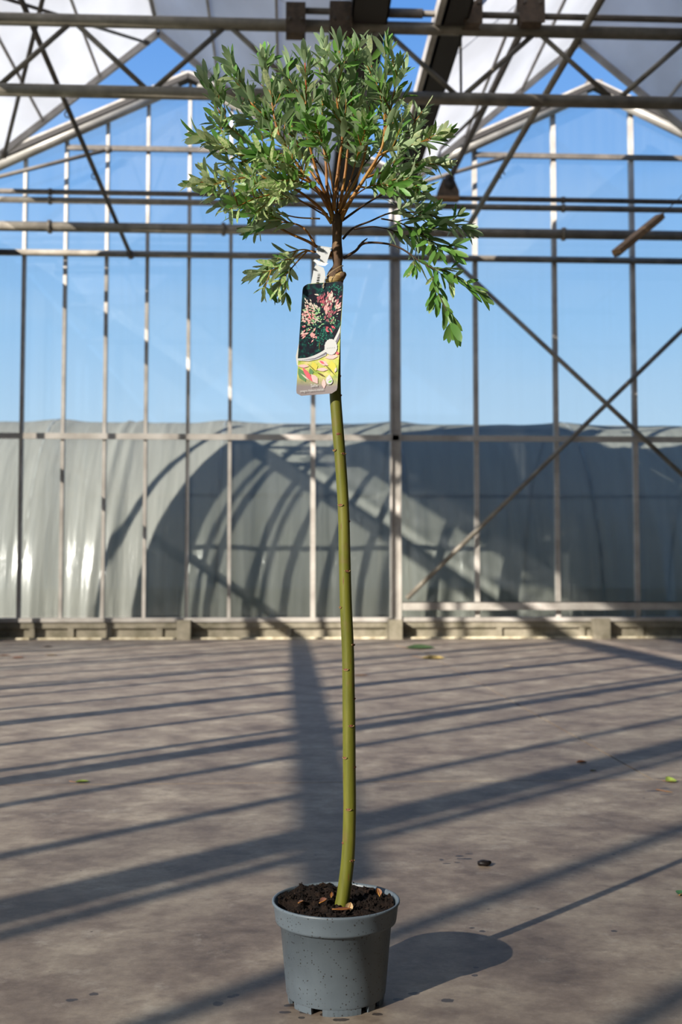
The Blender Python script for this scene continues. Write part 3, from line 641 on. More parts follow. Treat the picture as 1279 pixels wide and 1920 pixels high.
ML = [leaf_mat('green_willow_leaf', srgb(108, 152, 68), srgb(162, 184, 140), 0),
      leaf_mat('cream_flecked_willow_leaf', srgb(134, 168, 92), srgb(172, 190, 146), .75),
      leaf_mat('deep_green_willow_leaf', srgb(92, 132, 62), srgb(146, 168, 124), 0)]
def leaf_geo(bend, fold, twist, wd=.138):
    """a lance-shaped blade along +X, upper side +Z: 3 columns x 6 rows"""
    rows = [(0, .05), (.1, .42), (.3, .9), (.58, 1.0), (.85, .72), (1.0, .08)]; vs = []
    for t, k in rows:
        z = -bend * t * t; a = twist * t
        for s_ in (-1, 0, 1):
            y = s_ * wd * k; zz = abs(s_) * wd * k * fold
            vs.append(Vector((t, y * math.cos(a) - zz * math.sin(a), z + y * math.sin(a) + zz * math.cos(a))))
    fs = []
    for i in range(5):
        for j in range(2): fs.append((i * 3 + j, (i + 1) * 3 + j, (i + 1) * 3 + j + 1, i * 3 + j + 1))
    return vs, fs
LG = [leaf_geo(.08, .25, .1), leaf_geo(.2, .3, -.25), leaf_geo(-.08, .35, .3), leaf_geo(.3, .15, .1, .14), leaf_geo(.04, .5, -.1, .115), leaf_geo(.14, .1, .5, .15)]
LM = []
for gi, (vs, fs) in enumerate(LG):
    row = []
    for mm in ML:
        b = MB(); b.smooth = True; b.add(vs, fs); row.append(b.mesh('leaf', mm, fix=False))
    LM.append(row)

# each branch: pixel path on the photo's plant, root/tip radius (m), depth of the tip towards (+away), leaf kind mix, start of foliage (0..1), twig length
BR = [
 dict(p=[(626, 419), (611, 373), (584, 343), (546, 292), (524, 254), (500, 222), (475, 198), (454, 159), (437, 122)], r=(.0052, .0016), dy=-.06, s=.42, red=1),
 dict(p=[(524, 256), (517, 232), (511, 200), (505, 160), (497, 112)], r=(.003, .0014), dy=-.03, dy0=-.035, s=.1, red=1),
 dict(p=[(622, 419), (605, 395), (584, 376), (557, 357), (516, 338), (470, 332), (420, 340), (372, 342)], r=(.0042, .0012), dy=-.10, s=.38, v=.85),
 dict(p=[(630, 478), (595, 463), (576, 452), (540, 436), (503, 414), (470, 390), (435, 376), (394, 362)], r=(.0045, .0012), dy=.02, s=.55, v=.5),
 dict(p=[(592, 462), (572, 430), (545, 418), (505, 418), (480, 425)], r=(.003, .0012), dy=.02, dy0=-.01, s=.45, v=.3),
 dict(p=[(628, 482), (600, 474), (573, 471), (551, 484), (530, 498), (505, 508), (488, 512)], r=(.003, .001), dy=.02, s=.5, v=.65, droop=.3, tw=.8),
 dict(p=[(590, 473), (570, 468), (548, 472), (528, 480), (512, 492)], r=(.002, .001), dy=.04, dy0=.0, s=.35, v=.9, tw=.9),
 dict(p=[(575, 472), (560, 488), (545, 505), (532, 520), (522, 532)], r=(.002, .001), dy=.05, dy0=.01, s=.3, v=.7, tw=.8, droop=.4),
 dict(p=[(627, 414), (614, 360), (611, 305), (603, 243), (609, 170), (607, 92)], r=(.0045, .0014), dy=.03, s=.4, red=1),
 dict(p=[(625, 395), (635, 311), (642, 249), (632, 190), (636, 140), (636, 96)], r=(.0045, .0014), dy=-.05, s=.42, red=1),
 dict(p=[(634, 424), (653, 384), (684, 334), (709, 293), (720, 259), (721, 196), (722, 134), (723, 90)], r=(.0055, .0014), dy=-.03, s=.5),
 dict(p=[(633, 418), (647, 377), (672, 328), (688, 270), (694, 200), (698, 140), (692, 90)], r=(.0045, .0014), dy=.06, s=.45),
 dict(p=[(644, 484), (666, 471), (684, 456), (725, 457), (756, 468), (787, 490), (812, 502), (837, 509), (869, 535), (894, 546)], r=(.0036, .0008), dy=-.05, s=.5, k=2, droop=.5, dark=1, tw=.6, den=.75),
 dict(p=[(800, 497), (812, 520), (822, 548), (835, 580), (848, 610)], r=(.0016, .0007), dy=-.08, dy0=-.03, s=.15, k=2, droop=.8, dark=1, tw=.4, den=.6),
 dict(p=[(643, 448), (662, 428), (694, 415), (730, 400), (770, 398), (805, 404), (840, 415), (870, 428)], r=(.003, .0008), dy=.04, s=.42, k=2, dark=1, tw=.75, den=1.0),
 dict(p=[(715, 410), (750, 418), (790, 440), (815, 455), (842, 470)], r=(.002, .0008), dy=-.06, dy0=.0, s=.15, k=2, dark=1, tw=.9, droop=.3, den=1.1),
 dict(p=[(709, 293), (734, 280), (770, 272), (800, 264), (824, 256)], r=(.0028, .001), dy=-.05, dy0=-.02, s=.15, v=.2),
 dict(p=[(684, 334), (725, 321), (765, 312), (795, 305), (818, 305)], r=(.003, .001), dy=.05, dy0=.0, s=.2, k=2),
 dict(p=[(672, 350), (700, 352), (735, 345), (765, 345), (785, 350)], r=(.0026, .001), dy=-.12, dy0=-.02, s=.3, k=2, v=.2),
 dict(p=[(546, 292), (508, 285), (470, 268), (440, 248), (418, 222), (402, 190), (386, 158)], r=(.003, .0014), dy=-.05, dy0=-.03, s=.3, red=1),
 dict(p=[(584, 343), (545, 325), (500, 305), (455, 288), (415, 270), (375, 256)], r=(.003, .001), dy=-.10, dy0=-.02, s=.3, v=.55),
 dict(p=[(614, 372), (600, 340), (585, 290), (572, 235), (574, 175), (572, 118)], r=(.004, .0014), dy=-.08, s=.42, red=1),
 dict(p=[(636, 392), (648, 320), (655, 240), (660, 160), (664, 92)], r=(.004, .0014), dy=-.02, s=.42),
 dict(p=[(720, 255), (732, 210), (740, 165), (746, 135)], r=(.002, .001), dy=-.06, dy0=-.02, s=.15),
 dict(p=[(600, 345), (570, 300), (548, 240), (540, 180), (542, 125)], r=(.0035, .0014), dy=.04, s=.4),
 dict(p=[(690, 330), (720, 290), (750, 262), (770, 240), (786, 222)], r=(.0025, .001), dy=.10, dy0=.03, s=.3),
 dict(p=[(575, 300), (530, 262), (490, 235), (462, 215), (448, 185)], r=(.0028, .0012), dy=.08, dy0=.02, s=.3),
 dict(p=[(560, 350), (520, 362), (480, 372), (450, 385), (430, 392)], r=(.0025, .001), dy=-.14, dy0=-.03, s=.3, v=.4),
 dict(p=[(622, 405), (590, 350), (560, 320), (520, 300), (488, 290)], r=(.0022, .001), dy=-.16, s=.4, v=.35),
 dict(p=[(630, 400), (622, 340), (612, 290), (600, 258), (592, 232)], r=(.0022, .001), dy=-.18, s=.45),
 dict(p=[(634, 400), (655, 345), (668, 300), (680, 262), (688, 232)], r=(.0022, .001), dy=-.17, s=.45),
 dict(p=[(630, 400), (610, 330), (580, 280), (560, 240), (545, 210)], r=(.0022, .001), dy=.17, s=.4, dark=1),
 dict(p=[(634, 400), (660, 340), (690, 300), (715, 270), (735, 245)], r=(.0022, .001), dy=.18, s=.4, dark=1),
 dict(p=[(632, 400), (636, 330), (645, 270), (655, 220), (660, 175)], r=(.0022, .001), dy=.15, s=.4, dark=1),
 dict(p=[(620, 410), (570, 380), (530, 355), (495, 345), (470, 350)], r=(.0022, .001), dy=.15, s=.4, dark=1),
 dict(p=[(615, 402), (585, 386), (550, 374), (515, 374), (482, 382)], r=(.0022, .001), dy=-.05, s=.4, v=.55),
 dict(p=[(620, 398), (598, 364), (572, 346), (548, 338), (522, 338)], r=(.002, .001), dy=-.18, s=.4, v=.5),
 dict(p=[(600, 410), (560, 408), (525, 402), (492, 408), (462, 402)], r=(.002, .001), dy=.05, s=.4, v=.5, tw=.8),
 dict(p=[(638, 402), (660, 372), (688, 352), (714, 346), (740, 352)], r=(.002, .001), dy=-.14, s=.45, k=2),
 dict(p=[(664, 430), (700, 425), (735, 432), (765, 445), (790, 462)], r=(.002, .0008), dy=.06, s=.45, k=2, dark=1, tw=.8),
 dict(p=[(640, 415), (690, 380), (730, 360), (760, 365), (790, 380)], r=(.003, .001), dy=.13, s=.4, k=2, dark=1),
]
random.seed(11)
leaves = []        # (matrix, geometry, material, branch, score)
branch_objs = []
def frame(d, up):
    x = d.normalized(); y = up.cross(x)
    if y.length < 1e-4: y = Vector((0, 1, 0)).cross(x)
    y.normalize(); z = x.cross(y); return x, y, z
def put_leaf(p, axis, ang, az, size, bi, cfg):
    """leaf leaving the shoot at p; its upper side faces the shoot's tip"""
    a = axis.normalized(); o = a.orthogonal().normalized(); rad = Matrix.Rotation(az, 3, a) @ o
    d = a * math.cos(ang) + rad * math.sin(ang)
    d.z -= cfg.get('droop', 0) * random.uniform(.2, .9); d.normalize()
    up = a * math.sin(ang) - rad * math.cos(ang)
    if cfg.get('droop'): up = up * .4 + Vector((0, -.3, .7))
    x, y, z = frame(d, up)
    roll = Matrix.Rotation(random.gauss(0, .45), 3, x); y = roll @ y; z = roll @ z
    m = Matrix((x, y, z)).transposed() * size
    m = Matrix.Translation(p) @ m.to_4x4()
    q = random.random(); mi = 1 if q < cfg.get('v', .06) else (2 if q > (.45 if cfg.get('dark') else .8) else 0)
    leaves.append((m, random.randrange(len(LG)), mi, bi, abs(z.y) * size - (p.y - YP) * .12))
for bi, b in enumerate(BR):
    k = len(b['p']); d0 = b.get('dy0', 0.0)
    pts = []
    for i, (x, y) in enumerate(b['p']):
        t = i / (k - 1); pts.append(tuple(P(x, y, d0 + (b['dy'] - d0) * t ** 1.1)) + (b['r'][0] + (b['r'][1] - b['r'][0]) * t ** .8,))
    path = smooth_path(pts, 5); V = [Vector(q[:3]) for q in path]; RR = [q[3] * .82 for q in path]
    mb = MB(); mb.cur = 0
    mats = [mtwigd if b.get('dark') else mtwig, mtwigr]
    ncut = int(len(V) * .8) if b.get('red') else len(V)
    mb.tube(V[:ncut], RR[:ncut], 8)
    if ncut < len(V): mb.cur = 1; mb.tube(V[ncut - 1:], RR[ncut - 1:], 7); mb.cur = 0
    L_ = [0]
    for i in range(1, len(V)): L_.append(L_[-1] + (V[i] - V[i - 1]).length)
    tot = L_[-1]; s0 = b['s'] * tot
    def at(s_):
        for i in range(1, len(V)):
            if L_[i] >= s_:
                t = (s_ - L_[i - 1]) / max(L_[i] - L_[i - 1], 1e-6); return V[i - 1].lerp(V[i], t), (V[i] - V[i - 1]).normalized()
        return V[-1], (V[-1] - V[-2]).normalized()
    den = b.get('den', 1.0); twl = b.get('tw', 1.0)
    # leaves straight on the branch
    s_ = s0; az = random.random() * 6
    while s_ < tot:
        p, ax = at(s_); f_ = s_ / tot
        for q in (0, math.pi):
            if random.random() < .85: put_leaf(p, ax, random.uniform(.45, .95) - .25 * f_, az + q + random.gauss(0, .3), random.uniform(.030, .050), bi, b)
        az += 1.4 + random.gauss(0, .3); s_ += .0125 / max(den, .6) * random.uniform(.8, 1.2)
    for q in range(4): put_leaf(V[-1], (V[-1] - V[-2]).normalized(), random.uniform(.1, .4), q * 1.57 + random.random(), random.uniform(.026, .044), bi, b)
    # side twigs with leaves
    s_ = s0 + random.uniform(0, .02)
    while s_ < tot * .94:
        p, ax = at(s_); f_ = (s_ - s0) / (tot - s0)
        ln = random.uniform(.025, .065) * twl * (1.15 - .55 * f_)
        rad = Matrix.Rotation(random.random() * 6.283, 3, ax) @ ax.orthogonal().normalized()
        d = (ax * .8 + rad * random.uniform(.5, .95)).normalized()
        d = (d + Vector((0, 0, .25 - .8 * b.get('droop', 0)))).normalized()
        q0 = p; tp = [q0]; nseg = 4
        for i in range(nseg):
            d = (d + Vector((random.gauss(0, .08), random.gauss(0, .08), random.gauss(.05, .08) - .15 * b.get('droop', 0)))).normalized(); q0 = q0 + d * ln / nseg; tp.append(q0)
        mb.tube(tp, [.0013, .0011, .001, .0008, .0006], 5)
        az = random.random() * 6; u = .3
        while u < 1.0:
            i = min(int(u * nseg), nseg - 1); pp = tp[i].lerp(tp[i + 1], u * nseg - i); aa = (tp[i + 1] - tp[i])
            for q in (0, math.pi):
                if random.random() < .82: put_leaf(pp, aa, random.uniform(.45, 1.0), az + q + random.gauss(0, .3), random.uniform(.022, .038) * (1.1 if b.get('k') == 2 else 1), bi, b)
            az += 1.5; u += .011 / ln
        for q in range(2): put_leaf(tp[-1], tp[-1] - tp[-2], random.uniform(.15, .5), q * 3.14 + az, random.uniform(.022, .036), bi, b)
        s_ += .022 / den * random.uniform(.7, 1.3)
    branch_objs.append(mb.build('branch', mats, tree))
# bare dark stub at the lower right branch
MB().tube([P(672, 463), P(681, 453, -.002), P(689, 447, -.004)], [.0022, .0018, .001], 7).build('twig_stub', mtwigd, tree)
order = sorted(range(len(leaves)), key=lambda i: -leaves[i][4])
single = set(order[:300])
off = Matrix.Translation(-LOC)
for i in order[:300]:
    m, gi, mi, bi, _ = leaves[i]
    o = bpy.data.objects.new('leaf', LM[gi][mi]); col.objects.link(o); o.parent = branch_objs[bi]; o.matrix_basis = off @ m
fo = MB(); fo.smooth = True
for i, (m, gi, mi, bi, _) in enumerate(leaves):
    if i in single: continue
    vs, fs = LG[gi]; fo.cur = mi; fo.add([m @ v for v in vs], fs)
tag(fo.build('foliage', ML, tree, fix=False), kind='stuff')
print('LEAVES', len(leaves))

# ================================================================== LABELS HANGING IN THE TREE
def flat(name, color, rough=.45): 
    return base_mat(name, srgb(*color), rough)
def card_dy(px, py):
    u = (px - 560) / 80; v = (py - 527) / 215
    return -.029 + .004 * math.cos((u - .5) * 2.2) - .003 * v + .004 * u
def C(px, py, lay=0): return P(px, py, card_dy(px, py) - .00035 * lay)
def patch(mb, pts, lay):
    mb.add([C(x, y, lay) for x, y in pts], [tuple(range(len(pts)))])
pl = empty('plant_label', tuple(C(594, 735)), label='glossy picture label with pink and white shrub photo hanging in front of the stem', cat='label')
TL, TR, BR_, BL = (568, 533), (644.5, 527), (632, 737), (555, 743)
def edge(u, v):  # bilinear card outline, v from the top
    a = (TL[0] + (TR[0] - TL[0]) * u, TL[1] + (TR[1] - TL[1]) * u); b = (BL[0] + (BR_[0] - BL[0]) * u, BL[1] + (BR_[1] - BL[1]) * u)
    return (a[0] + (b[0] - a[0]) * v, a[1] + (b[1] - a[1]) * v)
def grid_card(name, mat, inset, lay, th, parent, v0=0.0, v1=1.0, top=None, bottom=None):
    """card sheet with rounded corners as a strip grid: for each row the left and right limits follow the corner arcs"""
    m_ = MB(); nv, nu = 40, 6; rows = []
    for i in range(nv + 1):
        v = v0 + (v1 - v0) * i / nv; hpx = 212.0; wpx = 77.0; rc = 10.0
        dt = min(v, 1 - v) * hpx
        ins = 0 if dt >= rc else (rc - math.sqrt(max(rc * rc - (rc - dt) ** 2, 0))) / wpx
        ins += inset / wpx
        rows.append([edge(ins + (1 - 2 * ins) * j / nu, v) for j in range(nu + 1)])
    vs = []; 
    for k in ((0, 1) if th else (0,)):
        for r_ in rows:
            for (x, y) in r_: vs.append(P(x, y, card_dy(x, y) - .00035 * lay + k * th))
    W_ = nu + 1; fs = [(i * W_ + j, i * W_ + j + 1, (i + 1) * W_ + j + 1, (i + 1) * W_ + j) for i in range(nv) for j in range(nu)]
    if th:
        o_ = (nv + 1) * W_; fs += [tuple(o_ + q for q in reversed(f_)) for f_ in list(fs)]
        ring = [j for j in range(W_)] + [i * W_ + nu for i in range(1, nv + 1)] + [nv * W_ + j for j in range(nu - 1, -1, -1)] + [i * W_ for i in range(nv - 1, 0, -1)]
        fs += [(ring[q], ring[(q + 1) % len(ring)], o_ + ring[(q + 1) % len(ring)], o_ + ring[q]) for q in range(len(ring))]
    m_.add(vs, fs); return m_.build(name, mat, parent)
# lower picture: yellow-green blur turning to grey at the foot of the card
mlow = base_mat('label_lower_print', srgb(200, 205, 120), .4)
cr, src = noise_color(mlow, [(.3, srgb(112, 150, 84)), (.45, srgb(196, 204, 96)), (.6, srgb(226, 216, 140)), (.75, srgb(238, 196, 186))], 38, 3)
N, L = nodes(mlow); sx = N.new('ShaderNodeSeparateXYZ'); L.new(src, sx.inputs[0])
gm = N.new('ShaderNodeMapRange'); gm.inputs[1].default_value = .032; gm.inputs[2].default_value = .010; L.new(sx.outputs['Z'], gm.inputs[0])
L.new(mixcol(mlow, cr.outputs[0], srgb(152, 142, 142), gm.outputs[0]), N['Principled BSDF'].inputs['Base Color'])
card = grid_card('card', mlow, 0, 0, .0007, pl)
# upper picture: dark garden
mup = base_mat('label_upper_print', srgb(40, 60, 60), .35)
cr, src = noise_color(mup, [(.42, srgb(38, 32, 44)), (.54, srgb(32, 48, 54)), (.64, srgb(34, 88, 78)), (.8, srgb(72, 130, 112))], 110, 4)
arc_top = [(558.5, 672), (575, 671), (590, 666), (604, 659), (615, 650), (624, 640), (632, 625), (638.5, 610)]
up = MB(); 
left = [edge(0, .052), edge(0.012, .03), edge(.045, .014), edge(.11, .002)]; right = [edge(.93, .0), edge(.975, .012), edge(.995, .035)]
def fill_strip(mb, upper, lower, lay, n=40):
    """quads between two px polylines, both left to right"""
    def samp(pl_, t):
        L2 = [0]
        for a_, b_ in zip(pl_[:-1], pl_[1:]): L2.append(L2[-1] + math.dist(a_, b_))
        s_ = t * L2[-1]
        for i in range(1, len(pl_)):
            if L2[i] >= s_ - 1e-9:
                q = (s_ - L2[i - 1]) / max(L2[i] - L2[i - 1], 1e-9); return (pl_[i - 1][0] + (pl_[i][0] - pl_[i - 1][0]) * q, pl_[i - 1][1] + (pl_[i][1] - pl_[i - 1][1]) * q)
        return pl_[-1]
    for i in range(n):
        a_, b_, c_, d_ = samp(upper, i / n), samp(upper, (i + 1) / n), samp(lower, (i + 1) / n), samp(lower, i / n)
        for k in range(8):
            f0, f1 = k / 8, (k + 1) / 8; lp = lambda p, q, t: (p[0] + (q[0] - p[0]) * t, p[1] + (q[1] - p[1]) * t)
            patch(mb, [lp(a_, d_, f0), lp(b_, c_, f0), lp(b_, c_, f1), lp(a_, d_, f1)], lay)
fill_strip(up, left + right, arc_top, 1); up.build('garden_photo', mup, card)
mw = flat('label_white_ink', (214, 214, 214)); mgr = flat('label_grey_ink', (128, 124, 136)); mpk = flat('label_pink_ink', (238, 172, 170)); mcr = flat('label_cream_ink', (222, 208, 194))
mgn = flat('label_pale_green_ink', (164, 206, 150)); mmg = flat('label_mauve_ink', (160, 92, 104)); myl = flat('label_yellow_ink', (226, 212, 96)); mbr = flat('label_brown_ink', (110, 92, 58)); mrd = flat('label_rose_ink', (236, 112, 124)); mblk = flat('label_black_ink', (40, 40, 44)); mteal = flat('label_teal_ink', (60, 140, 116))
b1 = MB(); fill_strip(b1, arc_top, [(558, 675.5), (576, 675), (592, 671), (607, 663), (618, 655), (627, 645), (634, 632), (638, 620)], 2, 24); b1.build('white_band', mw, card)
b2 = MB(); fill_strip(b2, [(566, 675.4), (590, 671.6), (607, 663.5), (618, 655.5), (627, 645.5), (637.5, 622)], [(566, 675.9), (590, 674), (607, 667), (618, 660), (628, 651), (637, 634)], 3, 24); b2.build('grey_band', mgr, card)
b3 = MB(); fill_strip(b3, [(560, 675.6), (590, 674), (607, 667), (612, 664)], [(560, 676.4), (580, 677), (596, 673.6), (612, 666)], 3, 14); b3.build('white_line', mw, card)
sd = MB(); cx, cy = 620.5, 650.5; patch(sd, [(cx + (11.6 + (.7 if i % 2 else 0)) * math.cos(i * math.pi / 16), cy + (14.6 + (.7 if i % 2 else 0)) * math.sin(i * math.pi / 16)) for i in range(32)], 5); sd.build('round_seal', mw, card)
dots = MB()
for k in range(5): patch(dots, [(cx - 7 + k * 3.3, cy + 2.2 - k * .3), (cx - 6 + k * 3.3, cy + 1.9 - k * .3), (cx - 6.1 + k * 3.3, cy + 3.1 - k * .3), (cx - 7 + k * 3.3, cy + 3.3 - k * .3)], 6)
dots.build('seal_marks', mgr, card)
# shrub picture: florets as small lance strokes
random.seed(3)
Z1 = lambda x, y: (545 + x / 11.63, 520 + y / 11.63); Z2 = lambda x, y: (545 + x / 11.63, 630 + y / 11.63)
inks = {'w': MB(), 'p': MB(), 'g': MB(), 'm': MB(), 'r': MB(), 't': MB(), 'b': MB()}
def stroke(k, c_, ang, ln, wd, lay):
    x, y = c_; dx, dy = math.cos(ang), math.sin(ang); v_ = (y - 530) / 210
    if not (edge(0, v_)[0] + ln * .55 < x < edge(1, v_)[0] - ln * .55) or y < 534: return
    if y > 668 - max(0, x - 575) * .6 - max(0, x - 612) * 1.3: return
    patch(inks[k], [(x - dx * ln / 2, y - dy * ln / 2), (x - dy * wd, y + dx * wd), (x + dx * ln / 2, y + dy * ln / 2), (x + dy * wd, y - dx * wd)], lay)
def cluster(k, zx, zy, n, sx, sy, ln, ang0, spread, lay=3):
    for _ in range(n):
        c_ = Z1(zx + random.gauss(0, sx), zy + random.gauss(0, sy)); stroke(k, c_, ang0 + random.uniform(-spread, spread), ln * 1.35 * random.uniform(.7, 1.3), ln * .26, lay + random.random() * .8)
cluster('t', 600, 1250, 120, 270, 120, 3.0, 0, 3, 2); cluster('t', 950, 200, 36, 130, 90, 3, 0, 3, 2); cluster('t', 950, 1150, 40, 100, 110, 3, 0, 3, 2)
cluster('g', 560, 760, 60, 140, 110, 4.2, -.6, 1.0, 2.2); cluster('g', 800, 640, 26, 120, 90, 4, -1, .8, 2.2); cluster('g', 880, 930, 22, 60, 70, 3.5, 1, 1, 2.2); cluster('g', 420, 1000, 26, 110, 80, 4, .4, 1, 2.2)
cluster('m', 700, 480, 22, 70, 80, 6, -1.3, .5); cluster('m', 880, 620, 20, 90, 90, 7, -1.1, .4); cluster('m', 850, 820, 16, 50, 70, 6, -1.2, .5); cluster('m', 1040, 520, 10, 60, 60, 6, -.9, .3)
cluster('w', 380, 590, 14, 50, 60, 5, .8, .5, 4); cluster('w', 540, 620, 14, 40, 40, 4.5, 1.3, .6, 4); cluster('w', 880, 440, 16, 45, 60, 6, -1.25, .3, 4); cluster('w', 560, 900, 8, 40, 40, 4.5, .3, 1.4, 4); cluster('w', 310, 860, 16, 50, 90, 4.5, .4, .8, 4); cluster('w', 585, 370, 3, 25, 12, 5, .5, .3, 4); cluster('w', 1070, 640, 10, 50, 60, 5, -.9, .4, 4); cluster('w', 270, 1200, 5, 40, 20, 5, -.3, .4, 4)
cluster('p', 360, 810, 26, 70, 80, 5.5, .5, .9, 3.6); cluster('p', 770, 760, 10, 30, 70, 6.5, -1.3, .3, 3.6); cluster('p', 860, 350, 7, 40, 35, 5, -1, .5, 4); cluster('p', 1050, 600, 12, 50, 80, 5.5, -.9, .3, 3.6); cluster('p', 1080, 900, 6, 30, 40, 6, -.7, .4, 3.6); cluster('p', 300, 1250, 10, 60, 50, 6, -.6, .4, 3.6); cluster('p', 470, 1200, 9, 40, 60, 6, -1.1, .5, 3.6); cluster('p', 490, 1340, 5, 25, 40, 5, -1, .5, 3.6); cluster('p', 400, 930, 12, 90, 60, 5, .3, 1, 3.6)
cluster('r', 820, 1150, 6, 50, 25, 5, .6, .6, 4); cluster('r', 910, 1090, 3, 25, 20, 4.5, .8, .5, 4); cluster('r', 440, 860, 5, 40, 40, 4, .4, 1, 4); cluster('r', 270, 1020, 5, 40, 40, 4, .4, 1, 4); cluster('r', 1070, 910, 4, 25, 20, 6, -.6, .3, 4); cluster('r', 700, 500, 5, 60, 30, 4, -1, .8, 4)
stroke('b', (599, 648), math.pi / 2 + .02, 20, .8, 3)
for k, mt in (('t', mteal), ('g', mgn), ('m', mmg), ('w', mcr), ('p', mpk), ('r', mrd), ('b', mbr)): tag(inks[k].build('printed_flowers', mt, card), kind='stuff')
# close-up petals in the lower picture
pet = {'p': MB(), 'r': MB(), 'w': MB(), 'y': MB(), 'b': MB(), 'g': MB()}
def petal(k, a_, b_, wd, lay):
    (x0_, y0_), (x1_, y1_) = Z2(*a_), Z2(*b_); dx, dy = x1_ - x0_, y1_ - y0_; l_ = math.hypot(dx, dy); nx_, ny_ = -dy / l_ * wd, dx / l_ * wd
    patch(pet[k], [(x0_, y0_), (x0_ + dx * .3 + nx_ * .8, y0_ + dy * .3 + ny_ * .8), (x0_ + dx * .6 + nx_, y0_ + dy * .6 + ny_), (x1_, y1_), (x0_ + dx * .6 - nx_, y0_ + dy * .6 - ny_), (x0_ + dx * .3 - nx_ * .8, y0_ + dy * .3 - ny_ * .8)], lay)
petal('g', (170, 700), (330, 1000), 7, 2); petal('g', (420, 700), (470, 860), 4, 2)
petal('p', (150, 650), (400, 660), 3.2, 3); petal('r', (255, 680), (480, 1000), 4.2, 4); petal('p', (450, 830), (590, 1040), 6, 3); petal('w', (220, 815), (420, 980), 1.6, 4)
petal('y', (480, 560), (560, 760), 6, 2.5); petal('y', (880, 540), (960, 780), 6, 2.5); petal('p', (600, 540), (830, 640), 4.5, 3.4); petal('r', (630, 540), (740, 610), 2.2, 4); petal('p', (560, 730), (820, 730), 3.6, 3); petal('p', (740, 470), (1040, 440), 4.5, 3); petal('r', (980, 380), (1060, 370), 3, 3.5); petal('p', (720, 930), (730, 1150), 4, 3); petal('w', (1000, 680), (960, 800), 2.2, 3.5)
petal('b', (360, 600), (560, 775), .7, 3.6); petal('b', (570, 790), (760, 890), 1.5, 3.6); petal('b', (720, 590), (990, 880), .9, 3.7); petal('y', (800, 600), (1000, 860), 1.2, 3.8)
for k, mt in (('g', flat('label_leaf_green_ink', (110, 150, 104))), ('p', flat('label_soft_pink_ink', (244, 200, 196))), ('r', mrd), ('w', mcr), ('y', myl), ('b', mbr)): tag(pet[k].build('printed_petals', mt, card), kind='stuff')
lg = MB(); patch(lg, [Z2(*q) for q in ((845, 840), (890, 900), (915, 960), (915, 1010), (880, 1050), (830, 1058), (785, 1030), (765, 970), (780, 910), (815, 870))], 5); lg.build('leaf_emblem', mw, card)
lg2 = MB(); patch(lg2, [Z2(*q) for q in ((905, 965), (880, 1010), (830, 1025), (825, 1000), (850, 975))], 6); lg2.build('emblem_leaf', flat('label_fresh_green_ink', (150, 205, 110)), card)
lg3 = MB(); patch(lg3, [Z2(*q) for q in ((850, 880), (865, 910), (850, 940), (800, 960), (795, 920), (815, 895))], 6); lg3.build('emblem_petal', flat('label_blush_ink', (240, 220, 226)), card)
def print_text(txt, x, y, h, wfac, slope, mat, lay, name, parent, fn):
    cu = bpy.data.curves.new('t', 'FONT'); cu.body = txt; cu.size = 1.0; to = bpy.data.objects.new('t', cu); col.objects.link(to)
    bpy.context.view_layer.update(); me = bpy.data.meshes.new_from_object(to.evaluated_get(bpy.context.evaluated_depsgraph_get()))
    bpy.data.objects.remove(to); 
    for v in me.vertices:
        q = fn(x + v.co.x * h * wfac, y - v.co.y * h - v.co.x * h * wfac * slope, lay); v.co = q
    me.materials.clear(); me.materials.append(mat); return link_mesh(name, me, parent)
print_text('Salix', 582.5, 725.8, 8.4, .88, .06, mw, 6, 'printed_name', card, C)
print_text('integra Hakuro-nishiki', 562.5, 735.6, 6.6, .76, .075, mw, 6, 'printed_name', card, C)
# white rear leaf of the label, thin cord
bk = MB(); pts = [(567, 560), (561, 641), (554.6, 668), (556.8, 684), (572, 700), (612, 690), (622, 560)]
bk.prism([P(x, y, card_dy(x, y) + .0022) for x, y in pts], (0, 1, 0), .0006); bk.build('rear_leaf', mw, pl)
mcord = flat('tan_cord', (190, 168, 128), .7)
cp = smooth_path([tuple(C(606.5, 541, 3)), tuple(P(607.5, 531, -.026)), tuple(P(611, 520, -.024)), tuple(P(624, 508, -.022)), tuple(P(640, 498.5, -.012)), tuple(P(643, 499, .0)), tuple(P(634, 503, .012)), tuple(P(622, 506, .006))], 5)
MB().tube([Vector(q) for q in cp], .0006, 6).build('cord', mcord, pl)
MB().tube([Vector(q) for q in smooth_path([tuple(C(606.5, 541, 3)), tuple(C(604.5, 537, 5)), tuple(C(606, 533, 6)), tuple(C(608, 537, 5)), tuple(C(606.5, 541, 3))], 4)], .0004, 5).build('cord_loop', mw, pl)

bt = empty('barcode_tag', tuple(P(596, 530, -.016)), label='small white loop tag with barcode wrapped round a branch above the picture label', cat='tag')
def strip(mb, rows, th=.0005):
    """a band of quads; each row = (left px, right px, depth)"""
    n_ = len(rows); vs = []
    for k in (0, th):
        for (a_, b_, dy) in rows: vs += [P(a_[0], a_[1], dy + k), P(b_[0], b_[1], dy + k)]
    o_ = 2 * n_; fs = []
    for i in range(n_ - 1): fs += [(2 * i, 2 * i + 1, 2 * i + 3, 2 * i + 2), (o_ + 2 * i + 2, o_ + 2 * i + 3, o_ + 2 * i + 1, o_ + 2 * i), (2 * i, 2 * i + 2, o_ + 2 * i + 2, o_ + 2 * i), (2 * i + 1, o_ + 2 * i + 1, o_ + 2 * i + 3, 2 * i + 3)]
    fs += [(0, o_, o_ + 1, 1), (2 * n_ - 2, 2 * n_ - 1, o_ + 2 * n_ - 1, o_ + 2 * n_ - 2)]
    mb.add(vs, fs); return mb
mtag = flat('white_tag_paper', (206, 208, 210), .5)
